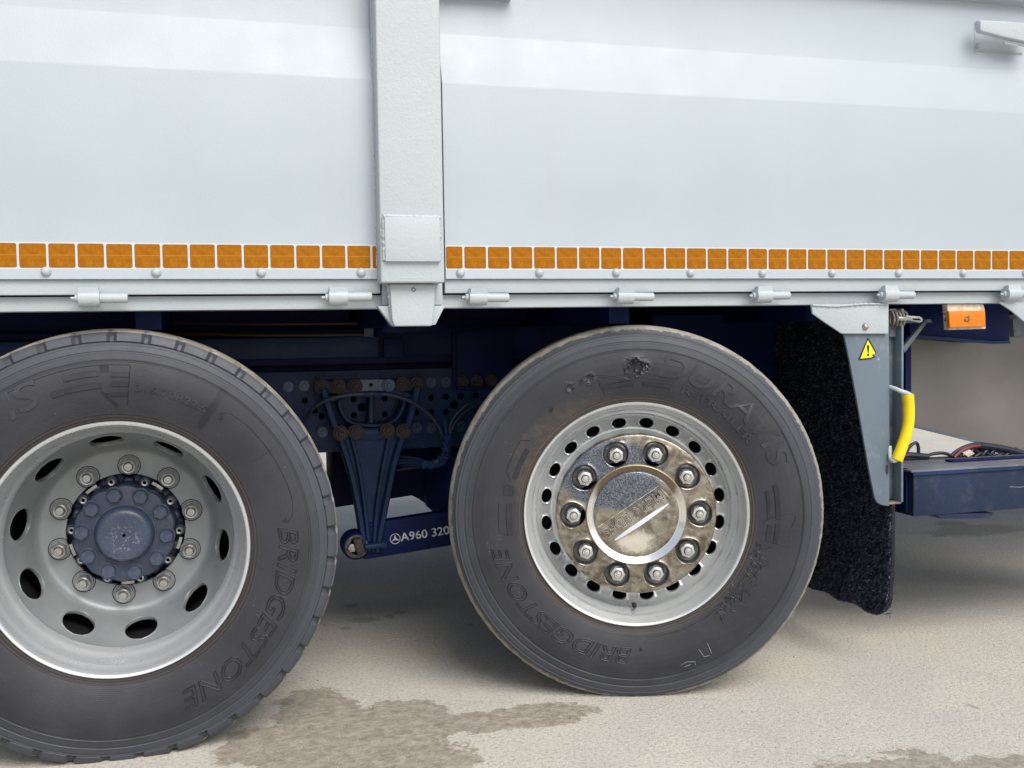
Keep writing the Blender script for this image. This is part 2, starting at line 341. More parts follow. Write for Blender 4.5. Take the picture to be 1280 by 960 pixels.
# ================================================================== GROUND
def ground():
    N = 90; vs = []; fs = []
    g = [math.copysign(abs(t)**3.2, t)*900 for t in np.linspace(-1, 1, N+1)]
    for yy in g:
        for xx in g: vs.append((xx, yy+1, 0.0))
    for j in range(N):
        for i in range(N): a = j*(N+1)+i; fs.append((a, a+1, a+N+2, a+N+1))
    m = Mat('concrete_yard', .85, 0, .3); co = m.co
    big = m.noise(.45, 5); mid = m.noise(2.2, 8, .7); fine = m.noise(95, 4, .75); grit = m.noise(330, 2, .8)
    base = m.mix(m.ramp(big, .35, .65), (.61, .565, .475), (.63, .60, .53))
    base = m.mix(m.ramp(mid, .38, .62), base, (.55, .53, .48)); base = m.mix(m.math('MULTIPLY', m.ramp(m.noise(1.1, 8, .75, dist=.5), .54, .68), .35), base, (.40, .375, .33))
    g3 = m.voro(150); base = m.mix(m.math('MULTIPLY', m.ramp(g3, .22, .10), m.ramp(m.noise(60, 2),   .44, .56, 0, .4)), base, (.26, .225, .20))
    agg = m.voro(58); base = m.mix(m.math('MULTIPLY', m.ramp(agg, .16, .08), m.ramp(m.noise(21, 3), .50, .58, 0, .55)), base, (.30, .285, .26))
    base = m.mix(m.ramp(fine, .36, .55, .55, 0), base, (.28, .26, .225))
    base = m.mix(m.ramp(grit, .56, .68, 0, .85), base, (.82, .79, .72))
    sp2 = m.noise(190, 2, .8, co=m.mapping((1, 1, 1), (3, 1, 0))); base = m.mix(m.ramp(sp2, .36, .28, 0, .8), base, (.12, .11, .10))
    base = m.mix(m.ramp(grit, .40, .27, 0, .7), base, (.15, .14, .125))
    # small dark pebbles / chips
    chips = m.math('MULTIPLY', m.ramp(m.voro(26), .10, .06), m.ramp(m.noise(7, 2), .50, .60)); base = m.mix(m.math('MULTIPLY', chips, .7), base, (.16, .15, .13))
    # damp stains
    dn = m.noise(4.5, 9, .68, dist=.4); dn2 = m.noise(16, 8, .7)
    def stain(cx, cy, wx, wy):
        c = gnd(cx, cy); l = gnd(cx-wx, cy); r = gnd(cx+wx, cy); t = gnd(cx, cy-wy)
        return m.blob((c.x, c.y, 0), ((r.x-l.x)/2, max(.03, t.y-c.y), 10), None)
    ds = [stain(*a) for a in ((440, 945, 150, 62), (400, 895, 60, 34), (500, 905, 90, 30), (665, 893, 88, 15), (585, 903, 60, 16), (330, 930, 60, 25),
                              (1140, 985, 175, 52), (1235, 975, 120, 38))]
    d = ds[0]
    for k in ds[1:]: d = m.math('MINIMUM', d, k)
    d = m.math('ADD', d, m.math('MULTIPLY', m.math('SUBTRACT', dn, .5), 1.5)); d = m.math('ADD', d, m.math('MULTIPLY', m.math('SUBTRACT', dn2, .5), 1.2))
    wet = m.math('ADD', m.math('MULTIPLY', m.ramp(d, 1.0, .955), m.ramp(m.noise(30, 7, .8), .40, .56, .50, .92)), m.math('MULTIPLY', m.ramp(d, 1.15, .95), .08))
    core = m.mix(m.ramp(m.noise(48, 5, .7), .35, .65), (.215, .185, .140), (.34, .30, .235))
    base = m.mix(m.math('MULTIPLY', wet, m.ramp(dn2, .3, .7, .72, .96)), base, core)
    # scattered spots of old oil
    sp = [stain(*a) for a in ((1220, 663, 95, 9), (455, 775, 26, 4), (487, 771, 9, 4), (432, 785, 10, 3), (440, 757, 12, 3), (588, 781, 6, 3), (1113, 741, 10, 3), (355, 878, 20, 5), (300, 920, 18, 6),
                              (500, 766, 10, 3), (1216, 883, 5, 3), (1190, 655, 30, 5))]
    s_ = sp[0]
    for k in sp[1:]: s_ = m.math('MINIMUM', s_, k)
    s_ = m.math('ADD', s_, m.math('MULTIPLY', m.math('SUBTRACT', m.noise(14, 7, .7), .5), 1.6))
    base = m.mix(m.math('MULTIPLY', m.ramp(s_, 1.0, .6), .42), base, (.17, .155, .13))
    m.col(base); m.inp('Roughness', m.ramp(wet, 0, 1, .88, .50))
    m.addbump(fine, .75, .006); m.addbump(grit, .5, .003); m.addbump(m.noise(1.2, 4), .4, .03)
    MT['ground'] = m.m
    me = bpy.data.meshes.new('ground'); me.from_pydata(vs, [], fs); me.materials.append(m.m)
    o = link('ground', me); o['label'] = 'pale beige concrete yard with damp brown stains under the truck'; o['kind'] = 'structure'; o['category'] = 'ground'
    # loose grit
    mb = MB(); rnd = random.Random(3)
    for _ in range(1500):
        x, y = rnd.uniform(-2.3, 2.4), rnd.uniform(-.7, 2.6)
        s_ = rnd.uniform(.0012, .0035)*(1.7 if rnd.random() < .05 else 1)
        a = rnd.uniform(0, 6.28); st = rnd.uniform(.6, 1.5)
        vs = [(x+s_*st*math.cos(a+k*2.09), y+s_*math.sin(a+k*2.09), -.0005) for k in range(3)]+[(x+rnd.uniform(-.3, .3)*s_, y+rnd.uniform(-.3, .3)*s_, s_*.9)]
        mb.add(vs, [(0, 1, 3), (1, 2, 3), (2, 0, 3)])
    gm = Mat('grit_stone', .9); gm.col(gm.mix(gm.ramp(gm.noise(5, 4, .8, co=gm.mapping((30, 30, 30))), .4, .6), (.16, .15, .13), (.55, .52, .46))); MT['grit'] = gm.m
    g = mb.build('grit', 'grit'); g['kind'] = 'stuff'; g['label'] = 'fine loose grit scattered over the concrete yard'; g['category'] = 'grit'
ground()

# ================================================================== TRUCK
truck = empty('dump_truck'); truck['label'] = 'white-bodied truck with navy chassis, one silver dished wheel and one steel-capped wheel'; truck['category'] = 'truck'

# ---------------- wheels
def ring_holes(mb, nh, r0, r1, dprof, rc, a, b, phase, th=.008, mi=0, q=10, lip=0.0, wr=0.0):
    """a conical band r0..r1 pierced by nh oval holes (half sizes a tangential, b radial)"""
    sec = 2*math.pi/nh; per = []
    for k in range(q): per.append((-1+2*k/q, -1))
    for k in range(q): per.append((1, -1+2*k/q))
    for k in range(q): per.append((1-2*k/q, 1))
    for k in range(q): per.append((-1, 1-2*k/q))
    n = len(per)
    def pt(u, r, dd=0, dr=0): return ((r+dr)*math.sin(u), dprof(r)+dd, (r+dr)*math.cos(u))
    for h in range(nh):
        c = phase+h*sec; loops = []
        for f, dd, dr in ((0, 0, 0), (.45, 0, 0), (.80, 0, 0), (.90, -lip, -lip*(wr > 0)), (1.0, -lip*.4, 0), (1.0, th, wr), ):
            L = []
            for (u, v) in per:
                ro = (r0+r1)/2+v*(r1-r0)/2; uo = c+u*sec/2
                if v > 0: ro = rc+(r1-rc)*v
                else: ro = rc+(rc-r0)*v
                t = math.atan2(v*(r1-r0)/2, u*sec/2*rc)
                ri = rc+b*math.sin(t); ui = c+a*math.cos(t)/rc
                L.append(pt(uo*(1-f)+ui*f, ro*(1-f)+ri*f, dd, dr))
            loops.append(L)
        vs = [p for L in loops for p in L]
        fs = [(i*n+k, i*n+(k+1) % n, (i+1)*n+(k+1) % n, (i+1)*n+k) for i in range(len(loops)-1) for k in range(n)]
        mb.add(vs, fs, mi)

SIDE = [(.288, .045), (.2935, .022), (.300, .012), (.3075, .006), (.313, .0045), (.3145, .0015), (.320, .0005), (.3215, -.002), (.336, -.0065), (.350, -.0100), (.370, -.0140), (.385, -.0162),
        (.400, -.0172), (.415, -.0170), (.430, -.0152), (.4395, -.0132), (.4405, -.0112), (.4435, -.0112), (.4445, -.0122), (.4545, -.0095), (.4555, -.0075), (.4585, -.0068), (.4595, -.0078),
        (.4685, -.0045), (.4695, -.0025), (.4725, -.0015), (.4735, -.0020)]
SIDE = [(r if r <= .43 else .43+(r-.43)*1.36, d) for r, d in SIDE]
def tyre(parent, mat, blocks):
    if blocks:
        prof = SIDE+[(.4900, .0012), (.4912, -.0006), (.4925, -.0012), (.5030, .0020), (.5105, .0060), (.5130, .0085), (.5142, .0120), (.5190, .030), (.5205, .060), (.5110, .063), (.5110, .070), (.5215, .073),
                     (.5225, .14), (.5130, .142), (.5130, .149), (.5225, .151), (.5215, .225), (.5110, .227), (.5110, .235), (.5205, .237), (.5130, .285), (.5060, .300), (.470, .312), (.40, .322), (.31, .300), (.288, .27)]
        nb, per = 41, 10; n = nb*per; i0 = len(SIDE)+1
        def rf(i, j, r, d):
            k = j % per
            a = 2*math.pi*j/n
            if i0+1 <= i <= i0+5 and k in (0, 1): r -= .0065+.001*math.sin(j*.7); d += .006
            if i0+6 <= i <= i0+7 and k in (0,): r -= .005
            elif i > i0+7 and i < i0+18 and j % 5 == (i % 5) and i % 2: r -= .0015
            return r+.0006*math.sin(3*a+1), d
    else:
        DS = []
        for (r0, d0), (r1, d1) in zip(SIDE, SIDE[1:]):
            k_ = max(1, int((r1-r0)/.0022)) if .365 < r0 < .425 else 1
            DS += [(r0+(r1-r0)*q/k_, d0+(d1-d0)*q/k_) for q in range(k_)]
        DS.append(SIDE[-1])
        prof = DS+[(.4920, .0020), (.4975, .0055), (.5015, .0090), (.5045, .0130), (.5065, .0165), (.5090, .0195), (.5110, .0240), (.5122, .032), (.5130, .062), (.5050, .064), (.5050, .070), (.5135, .072),
                     (.5140, .14), (.5070, .142), (.5070, .149), (.5140, .151), (.5135, .225), (.5050, .227), (.5050, .235), (.5130, .237), (.5090, .285), (.5020, .300), (.470, .312), (.40, .322), (.31, .300), (.288, .27)]
        n = 520; i0 = len(DS)
        def rf(i, j, r, d):
            a = 2*math.pi*j/n; c = Vector((math.sin(a)*1.0, math.cos(a), d*3))
            if i0+2 <= i <= i0+6:   # ragged, worn shoulder edge
                e = noise.noise(c*26+Vector((3, 1, 0)))*.5+noise.noise(c*70)*.5; r += e*.0026; d += noise.noise(c*40)*.0022
            # gouges in the sidewall near the top
            if .365 < r < .43:
                for (ga, gr, gs, gd) in ((.0, .401, .017, .013), (-.035, .398, .010, .006), (.062, .401, .009, .008), (-.335+.01, .392, .010, .004), (-.47, .392, .008, .004)):
                    da = ((a-ga+math.pi) % (2*math.pi)-math.pi)*r; q = (da*da+(r-gr)**2)/gs**2
                    if q < 6:
                        q *= 1+.9*noise.noise(Vector((r*120, a*60, gd*100))); d += gd*math.exp(-q**2)-.0024*math.exp(-(q-2.0)**2*1.5)
            return r+.0005*math.sin(2*a), d
    # densify the middle of the sidewall so that dents have vertices
    P2 = []
    for i in range(len(prof)-1):
        P2.append(prof[i])
    P2.append(prof[-1])
    mb = MB().lathe(P2, n, rf)
    # the loaded tyre is flattened where it meets the ground and bulges a little above it
    V = []
    for x_, y_, z_ in mb.v:
        if z_ < -.36: y_ -= .0012*math.exp(-((x_/.16)**2))*max(0, min(1, (-.36-z_)/.05))*(1 if y_ < .15 else -1)*max(0, min(1, (.49+z_)/.05))
        V.append((x_, y_, max(z_, -.5025)))
    mb.v = V
    t = mb.build('tyre', mat, parent, ang=32)
    return t
def surf_d(r):
    for (r0, d0), (r1, d1) in zip(SIDE, SIDE[1:]):
        if r0 <= r <= r1: return d0+(d1-d0)*(r-r0)/(r1-r0+1e-9)
    return 0
def text_mesh(s, size, shear=0, offset=0, extrude=.001, bev=0, space=1.0):
    cu = bpy.data.curves.new('t', 'FONT'); cu.body = s; cu.size = size; cu.shear = shear; cu.offset = offset; cu.extrude = extrude; cu.bevel_depth = bev; cu.bevel_resolution = 0
    cu.space_character = space; cu.resolution_u = 4
    o = bpy.data.objects.new('t', cu); col.objects.link(o)
    dg = bpy.context.evaluated_depsgraph_get(); me = bpy.data.meshes.new_from_object(o.evaluated_get(dg))
    bpy.data.objects.remove(o); bpy.data.curves.remove(cu)
    vs = [v.co.copy() for v in me.vertices]; fs = [tuple(p.vertices) for p in me.polygons]; bpy.data.meshes.remove(me)
    x0 = min(v.x for v in vs); x1 = max(v.x for v in vs)
    for v in vs: v.x -= x0
    return vs, fs, x1-x0
def arc_text(mb, s, r0, height, phi0, phi1, shear=.25, offset=.0, raise_=.0012, proud=.0022):
    """lettering moulded round a sidewall, tops outward, read clockwise; angles in degrees clockwise from the top"""
    vs, fs, wd = text_mesh(s, 1, shear, offset, 0.02, .012)
    k = R(phi1-phi0)/wd; h = max(v.y for v in vs); out = []
    for v in vs:
        phi = R(phi0)+v.x*k; r = r0+v.y/h*height
        d = surf_d(r)-(proud if v.z > 0 else -.002)
        out.append((r*math.sin(phi), d, r*math.cos(phi)))
    mb.add(out, fs)
def arc_outline(mb, s, r0, height, phi0, phi1, rad=.0009, shear=.25):
    cu = bpy.data.curves.new('t', 'FONT'); cu.body = s; cu.shear = shear; cu.fill_mode = 'NONE'; cu.resolution_u = 3; cu.offset = .012
    o = bpy.data.objects.new('t', cu); col.objects.link(o)
    dg = bpy.context.evaluated_depsgraph_get(); me = bpy.data.meshes.new_from_object(o.evaluated_get(dg))
    bpy.data.objects.remove(o); bpy.data.curves.remove(cu)
    co = [v.co.copy() for v in me.vertices]; x0 = min(c.x for c in co); wd = max(c.x for c in co)-x0; h = max(c.y for c in co)
    k = R(phi1-phi0)/wd
    def mp(c):
        phi = R(phi0)+(c.x-x0)*k; r = r0+c.y/h*height; return Vector((r*math.sin(phi), surf_d(r)-rad*.5, r*math.cos(phi)))
    for e in me.edges:
        mb.tube([mp(co[e.vertices[0]]), mp(co[e.vertices[1]])], rad, 4, cap=False)
    bpy.data.meshes.remove(me)
def letters(fn, s, *a, parent=None):
    mb = MB(); fn(mb, s, *a); return mb.build('tyre_lettering', 'emboss' if fn is arc_outline else 'raised', parent, ang=40)
def arc_strip(mb, r0, r1, p0, p1, h=.0022):
    n = max(2, int(abs(p1-p0)/1.5)); rs = [r0+.0006, r0, r0, r0]  # bevelled raised strip
    cs = [(r0-.0008, .0006), (r0, -h), (r1, -h), (r1+.0008, .0006)]; vs = []
    for j in range(n+1):
        a = R(p0+(p1-p0)*j/n)
        for r, dd in cs: vs.append((r*math.sin(a), surf_d(r)+dd, r*math.cos(a)))
    fs = [(j*4+i, j*4+i+1, (j+1)*4+i+1, (j+1)*4+i) for j in range(n) for i in range(3)]+[(0, 1, 2, 3), (n*4+3, n*4+2, n*4+1, n*4)]
    mb.add(vs, fs)
def polar_line(mb, pts, rad=.0009):
    q = []
    for (r0, p0), (r1, p1) in zip(pts, pts[1:]):
        n = max(1, int(abs(p1-p0)/3+abs(r1-r0)/.01))
        for k in range(n): t = k/n; q.append((r0+(r1-r0)*t, p0+(p1-p0)*t))
    q.append(pts[-1])
    mb.tube([(r*math.sin(R(p)), surf_d(r)-rad*.4, r*math.cos(R(p))) for r, p in q], rad, 4)

def nut_mesh(style):
    mb = MB()
    if style == 'dish':      # hex nut on a broad washer with a stud end; local origin on the disc
        mb.lathe([(.0, -.006), (.0220, -.006), (.0238, -.004), (.0238, .002)], 28, mi=1)
        mb.lathe([(.0255, .0005), (.0285, -.0006), (.0295, .001)], 28, mi=2)  # thin black ring round the washer as painted shade
        hexprism(mb, 0, 0, .0205, -.026, -.005); mb.lathe([(.0175, -.0282), (.0205, -.0255)], 6, a0=math.pi/6*0+math.pi/6)
        mb.lathe([(.0115, -.0285), (.0140, -.0290), (.0165, -.0295), (.0175, -.0282)], 24); mb.lathe([(.009, -.0290), (.0120, -.0288)], 20, mi=2); mb.lathe([(0, -.040), (.0095, -.040), (.0115, -.0375), (.0115, -.027)], 20)  # black ring paints in the shade between nut and stud
    else:
        mb.lathe([(.0, -.004), (.0195, -.004), (.0215, -.002), (.0215, .003)], 28, mi=1)
        hexprism(mb, 0, 0, .0200, -.0225, -.003); mb.lathe([(.0160, -.0240), (.0200, -.0220)], 6, a0=math.pi/6)
        mb.lathe([(.0105, -.0245), (.0120, -.0250), (.0145, -.0248), (.0160, -.0240)], 24); mb.lathe([(.008, -.0250), (.0110, -.0248)], 20, mi=2); mb.lathe([(0, -.033), (.0080, -.033), (.0095, -.031), (.0095, -.023)], 20)  # black ring at the stud is painted shade here too
        mb.lathe([(0, -.0345), (.0045, -.0345), (.0050, -.033)], 14)
    return mb

# left wheel: deep dish drive wheel
WL = empty('wheel', (-1.35, 0, .502), truck); WL['label'] = 'wheel with deep silver dish, exposed nuts and navy hub'
tyre(WL, 'tyreL', True)
mb = MB()
FL = [(.286, .060), (.290, .030), (.2985, .013), (.3045, .007), (.3052, .001), (.3030, -.002), (.2985, -.0015), (.2955, .003), (.2930, .012), (.2915, .024), (.2900, .034), (.2860, .041), (.2835, .052),
      (.2825, .070), (.2800, .086), (.2740, .096), (.2695, .104), (.2680, .118), (.2672, .142)]
mb.lathe(FL, 160)
mb.build('rim', 'silver', WL, ang=60)
def dpL(r): return float(np.interp(r, [.2230, .2650], [.2660, .1450]))
mb = MB(); ring_holes(mb, 10, .2245, .2640, dpL, .2440, .0400, .0162, R(172), .003, lip=.0008, q=14, wr=.009)
mb.lathe([(.2640, dpL(.264)), (.2650, .1440), (.2662, .1400), (.2670, .136)], 140, a0=R(172-18))
mb.lathe([(.1460, .300), (.1460, .2865), (.1475, .285), (.168, .285), (.1960, .2850), (.2020, .2845), (.2080, .2830), (.2130, .2795), (.2170, .2755), (.2205, .2705), (.2230, .2660), (.2245, dpL(.2245))], 140, a0=R(172-18))
mb.build('wheel_disc', 'disc', WL, ang=45, merge=True)
nut0 = nut_mesh('dish').build('wheel_nut', ['nut', 'disc', 'black'], WL, ang=30)
for k in range(10):
    a = R(4+36*k); loc = (.1675*math.sin(a), .285, .1675*math.cos(a)); rr = (0, random.uniform(0, 1), 0)
    if k == 0: nut0.location = loc; nut0.rotation_euler = rr
    else: inst(nut0, loc, rr)
# hub
mb = MB().lathe([(.1450, .330), (.1450, .303), (.141, .300), (.120, .296), (.0, .296)], 80)
mb.build('hub_flange', 'hubdark', WL)
mb = MB()
hub_scr = None
for k in range(10):
    a = R(22+36*k); c = (.1315*math.sin(a), .1315*math.cos(a)); mb = MB()
    mb2 = MB().lathe([(.0, .276), (.0125, .276), (.0150, .279), (.0165, .298)], 20); mb.add(mb2.v, mb2.f)
    mb2 = MB().lathe([(.0045, .2675), (.0085, .2665), (.0098, .270), (.0098, .278)], 16); mb.add(mb2.v, mb2.f, 1)
    mb2 = MB(); hexprism(mb2, 0, 0, .0046, .2675, .270); mb.add(mb2.v, mb2.f, 2)
    if hub_scr is None: hub_scr = mb.build('socket_screw', ['hub', 'nut', 'black'], WL, ang=35, loc=(c[0], 0, c[1]))
    else: inst(hub_scr, (c[0], 0, c[1]))
    # tabs standing on the rim of the flange between the socket screws
    if k % 2 == 0:
        n = 6; vs = []; mb = MB()
        for j in range(n+1):
            t = R(36+36*k+(j/n-.5)*13)
            for r, d in ((.1330, .300), (.1340, .272), (.1415, .272), (.1430, .300)): vs.append((r*math.sin(t), d, r*math.cos(t)))
        mb.add(vs, [(j*4+i, j*4+i+1, j*4+5+i, j*4+4+i) for j in range(n) for i in range(3)]+[(0, 1, 2, 3), (n*4+3, n*4+2, n*4+1, n*4)])
        mb.build('flange_tab', 'nut', WL, ang=35)
def rscal(i, j, r, d):
    if i >= 2 and i <= 4:
        a = 2*math.pi*j/200; k = (math.cos(10*(a-R(4)))*.5+.5)
        return r*(.95+.05*k), d
    return r, d
mb = MB().lathe([(.0, .222), (.110, .222), (.1220, .224), (.1255, .229), (.1260, .262), (.128, .296)], 200, rscal)
mb.build('hub_cover', 'hub', WL, ang=40)
mb = MB().lathe([(.0, .2030), (.003, .2030), (.0035, .1990), (.006, .1985), (.020, .1980), (.040, .1965), (.052, .1945), (.060, .1960), (.0665, .2010), (.0700, .2080), (.0725, .2150), (.0740, .2190), (.0765, .2195), (.0775, .2225)], 96)
mb.build('hub_cap', 'hubc', WL, ang=40)
mb = MB().lathe([(0, .1965), (.0040, .1965)], 16); mb.build('cap_hole', 'black', WL)
hb = MB().lathe([(.0, -.0140), (.0125, -.0140), (.0150, -.0115), (.0155, -.0025), (.0185, -.0020), (.0190, .001)], 24)
hexprism(hb, 0, 0, .0145, -.0145, -.002)
hb.v = [(x_*1.18, y_*1.25, z_*1.18) for x_, y_, z_ in hb.v]; hb = hb.build('hub_bolt', 'hub', WL, ang=35, bevel=0)
for k in range(10):
    a = R(-12+36*k); loc = (.1020*math.sin(a), .2235, .1020*math.cos(a)); rr = (0, random.uniform(0, 1), 0)
    if k == 0: hb.location = loc; hb.rotation_euler = rr
    else: inst(hb, loc, rr)
for k in range(10):
    a = R(40+36*k); mb = MB().lathe([(0, -.014), (.006, -.0135), (.0095, -.009), (.0110, 0), (.0115, .008)], 18)
    mb.v = [(x_*1.35, y_, z_*.8) for x_, y_, z_ in mb.v]; mb.build('cast_lump', 'hub', WL, ang=60, loc=(.1300*math.sin(a), .290, .1300*math.cos(a)), rot=(0, a, 0))
MB().lathe([(.19, .300), (.205, .305), (.212, .33), (.214, .44), (.20, .46), (.05, .46)], 72).build('brake_drum', 'dsteel', WL)
MB().lathe([(.10, .40), (.21, .40), (.268, .33)], 72).build('vent_blocker', 'dsteel', WL)  # added disc: stops bright background showing through the vent holes
mb = MB().lathe([(.2720, .14), (.2700, .28), (.272, .33)], 72); mb.build('rim_barrel', 'dsteel', WL)
mb = MB()
letters(arc_outline, 'BRIDGESTONE', .372, .046, 85, 160, .0015, parent=WL)
letters(arc_text, 'DURAVIS', .382, .062, -92, -22, .15, .0, parent=WL)
letters(arc_text, '315/70R22.5', .3795, .0165, 8, 33, .0, .01, parent=WL)
arc_strip(mb, .4130, .4250, -14, -3.5); arc_strip(mb, .3850, .3965, -19, -3); arc_strip(mb, .4100, .4200, 0, 5.5); arc_strip(mb, .3880, .3980, 0, 5.5); arc_strip(mb, .365, .372, 0, 5.5)
arc_strip(mb, .3720, .4360, -3, -.4); polar_line(mb, [(.342, 2), (.365, -1.5), (.378, -3)], .003)
polar_line(mb, [(.436, 5.8), (.345, 5.8)]); polar_line(mb, [(.438, -30), (.438, 5.8)], .0007)
polar_line(mb, [(.395, 37), (.412, 40), (.416, 46), (.418, 76), (.408, 82), (.395, 84)], .0008)
for p in (38.5, 82.5):
    mb2 = MB().lathe([(0, -.0012), (.0025, -.0012), (.003, -.0030), (.0045, -.0030), (.0052, .0005)], 16)
    mb2.xform(Matrix.Translation((.392*math.sin(R(p)), surf_d(.392), .392*math.cos(R(p))))); mb.add(mb2.v, mb2.f)
for p in (96, 25, 148): polar_line(mb, [(.345, p), (.33, p)], .0006)
for p in (58, 86, 112): polar_line(mb, [(.365, p), (.425, p+.3)], .0004)
_o = mb.build('moulded_mark', 'emboss', WL, ang=40); _o['kind'] = 'stuff'

# right wheel: steered, with a stainless nut ring and cap
TH = -.2893
WR = empty('wheel', (-.0315, .00623, .502), truck, (0, 0, TH)); WR['label'] = 'wheel with soiled stainless steel nut ring, round cap and gouged tyre'
tyre(WR, 'tyreR', False)
mb = MB().lathe([(.286, .060), (.290, .030), (.2985, .013), (.3055, .007), (.3062, .001), (.3040, -.002), (.2995, -.0015), (.2965, .003), (.2925, .012), (.2880, .020), (.2850, .026), (.2835, .034),
                 (.2825, .046), (.2790, .054), (.2735, .060), (.2700, .068), (.2690, .078), (.2680, .086)], 160)
mb.build('rim', 'silver', WR, ang=60)
def dpR(r): return float(np.interp(r, [.20, .216, .228, .243, .256, .264, .268], [.080, .097, .1015, .0985, .093, .089, .0865]))
mb = MB(); ring_holes(mb, 20, .2240, .2640, dpR, .2440, .0200, .0142, R(9.5), .010, lip=.0018, q=8)
mb.lathe([(.264, dpR(.264)), (.267, .0865), (.2682, .083)], 160, a0=R(.5))
mb.lathe([(.150, .050), (.196, .050), (.205, .062), (.212, .085), (.224, dpR(.224))], 160, a0=R(.5))
mb.build('wheel_disc', 'silver', WR, ang=50, merge=True)
# nut ring plate with ten round openings and pressed cups
mb = MB(); PD = .010
dq = lambda r: float(np.interp(r, [.13, .20, .214, .2185], [PD-.001, PD, PD+.001, PD+.005]))
ring_holes(mb, 10, .1310, .2140, dq, .1715, .0345, .0345, R(18), .004, q=12, lip=.0016)
mb.lathe([(.2140, dq(.214)), (.2165, PD+.0022), (.2180, PD+.0060), (.2180, .05)], 120, a0=R(0))
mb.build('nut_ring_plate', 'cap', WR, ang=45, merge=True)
mb = MB().lathe([(.1375, PD+.004), (.1370, PD-.0050), (.1358, PD-.0078), (.1338, PD-.0085)], 140); mb.build('cap_ring', 'capring', WR, ang=60)
mb = MB().lathe([(.1338, PD-.0085), (.1325, PD-.0080), (.1190, PD+.0030), (.1180, PD+.0034), (.1165, PD+.0034)], 140); mb.build('cap_bright_edge', 'bright', WR, ang=24)
mb = MB().lathe([(.1165, PD+.0034), (.1150, PD+.0005), (.1130, PD-.0002), (.100, PD-.0008), (.06, PD-.0020), (.03, PD-.0025), (.0, PD-.0027)], 140)
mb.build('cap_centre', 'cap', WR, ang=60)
cup = MB().lathe([(.0345, PD+.002), (.0325, PD+.007), (.0310, .022), (.0305, .026), (.026, .0285), (.0, .0285)], 40)
cup = cup.build('nut_cup', 'cup', WR, ang=45); nut1 = nut_mesh('cap').build('wheel_nut', ['nutR', 'cup', 'black'], WR, ang=30)
for k in range(10):
    a = R(18+36*k); x, z = .1700*math.sin(a), .1700*math.cos(a); rr = (0, random.uniform(0, 1), 0)
    xc, zc = .1715*math.sin(a), .1715*math.cos(a)
    if k == 0: cup.location = (xc, 0, zc); nut1.location = (x, .024, z); nut1.rotation_euler = rr
    else: inst(cup, (xc, 0, zc)); inst(nut1, (x, .024, z), rr)
# black slivers along one side of the upper cups
for k, side in ((0, 200), (9, 170), (8, 150), (7, 100)):
    a = R(18+36*k); xc, zc = .1715*math.sin(a), .1715*math.cos(a); pts = []
    for j in range(9):
        t = R(side-42+84*j/8); pts.append((xc+.0312*math.sin(t), zc+.0312*math.cos(t)))
    mb = MB(); mb.prism(pts, .0115, .0275); mb.build('cup_sliver', 'black', WR, ang=40)
# cap writing, pressed into a shallow frame, with a wedge shaped and whitened as the highlight beside it
A = Vector((.062, .066)); ux = Vector((-.832, -.555)); uy = Vector((.555, -.832))
B = lambda u, v, d=0: (A.x+ux.x*u+uy.x*v, PD-.0026+d, A.y+ux.y*u+uy.y*v)
cu = bpy.data.curves.new('t', 'FONT'); cu.body = 'MERCEDES'; cu.fill_mode = 'NONE'; cu.resolution_u = 4; cu.offset = .012; cu.space_character = 1.12
o = bpy.data.objects.new('t', cu); col.objects.link(o)
me = bpy.data.meshes.new_from_object(o.evaluated_get(bpy.context.evaluated_depsgraph_get())); bpy.data.objects.remove(o); bpy.data.curves.remove(cu)
co = [v.co.copy() for v in me.vertices]; x0 = min(c.x for c in co); wd = max(c.x for c in co)-x0; h = max(c.y for c in co); mb = MB()
for e in me.edges:
    mb.tube([B((co[k].x-x0)/wd*.190, co[k].y/h*.030, -.0010) for k in e.vertices], .00085, 5, cap=False)
bpy.data.meshes.remove(me)
tv, tf, tw = text_mesh('MERCEDES', 1, 0, .012, .01, 0, 1.12); th2 = max(v.y for v in tv)
mb.add([B(v.x/tw*.190, v.y/th2*.030, -.0008 if v.z > 0 else .001) for v in tv], tf, 1)
cl = mb.build('cap_lettering', ['capline', 'caprecess'], WR, ang=40); cl['kind'] = 'stuff'
mb = MB(); mb.tube([B(.192, -.0095), B(-.004, -.0095), B(-.012, .034)], .0014, 6); mb.build('cap_frame_line', 'capline', WR)
mb = MB(); n = 16; vs = []
for i in range(n+1):
    t = i/n; w_ = .0058*(math.sin(math.pi*min(.97, max(.03, t)))**.55); vs += [B(.000+.176*t, .0455-w_, .0004), B(.000+.176*t, .0455+w_, -.0075*w_/.0075), B(.000+.176*t, .0458+w_+.001, .003)]
mb.add(vs, [(i*3+k, i*3+k+1, i*3+k+4, i*3+k+3) for i in range(n) for k in range(2)]); mb.build('cap_highlight', 'caphighlight', WR, ang=20)
mb = MB().lathe([(0, -.014), (.003, -.0135), (.0045, -.010), (.0045, -.006), (.0065, -.005), (.0065, .004)], 14); mb.build('valve', 'hose', WR, loc=(-.003, .058, -.262), rot=(.3, 0, 0))
MB().lathe([(.19, .115), (.205, .12), (.212, .15), (.214, .28), (.20, .30), (.05, .30)], 72).build('brake_drum', 'dsteel', WR)
MB().lathe([(.10, .245), (.21, .245), (.268, .235)], 72).build('vent_blocker', 'dsteel', WR)  # added behind the vents to keep light from showing through
MB().lathe([(.266, .09), (.2655, .20), (.27, .26)], 72).build('rim_barrel', 'dsteel', WR)
mb = MB()
letters(arc_outline, 'BRIDGESTONE', .362, .042, 183, 258, .0015, parent=WR)
letters(arc_text, 'DURAVIS', .382, .058, 9, 71, .15, .0, parent=WR)
letters(arc_text, 'R-TRAILER', .352, .018, 20, 58, .0, .01, parent=WR)
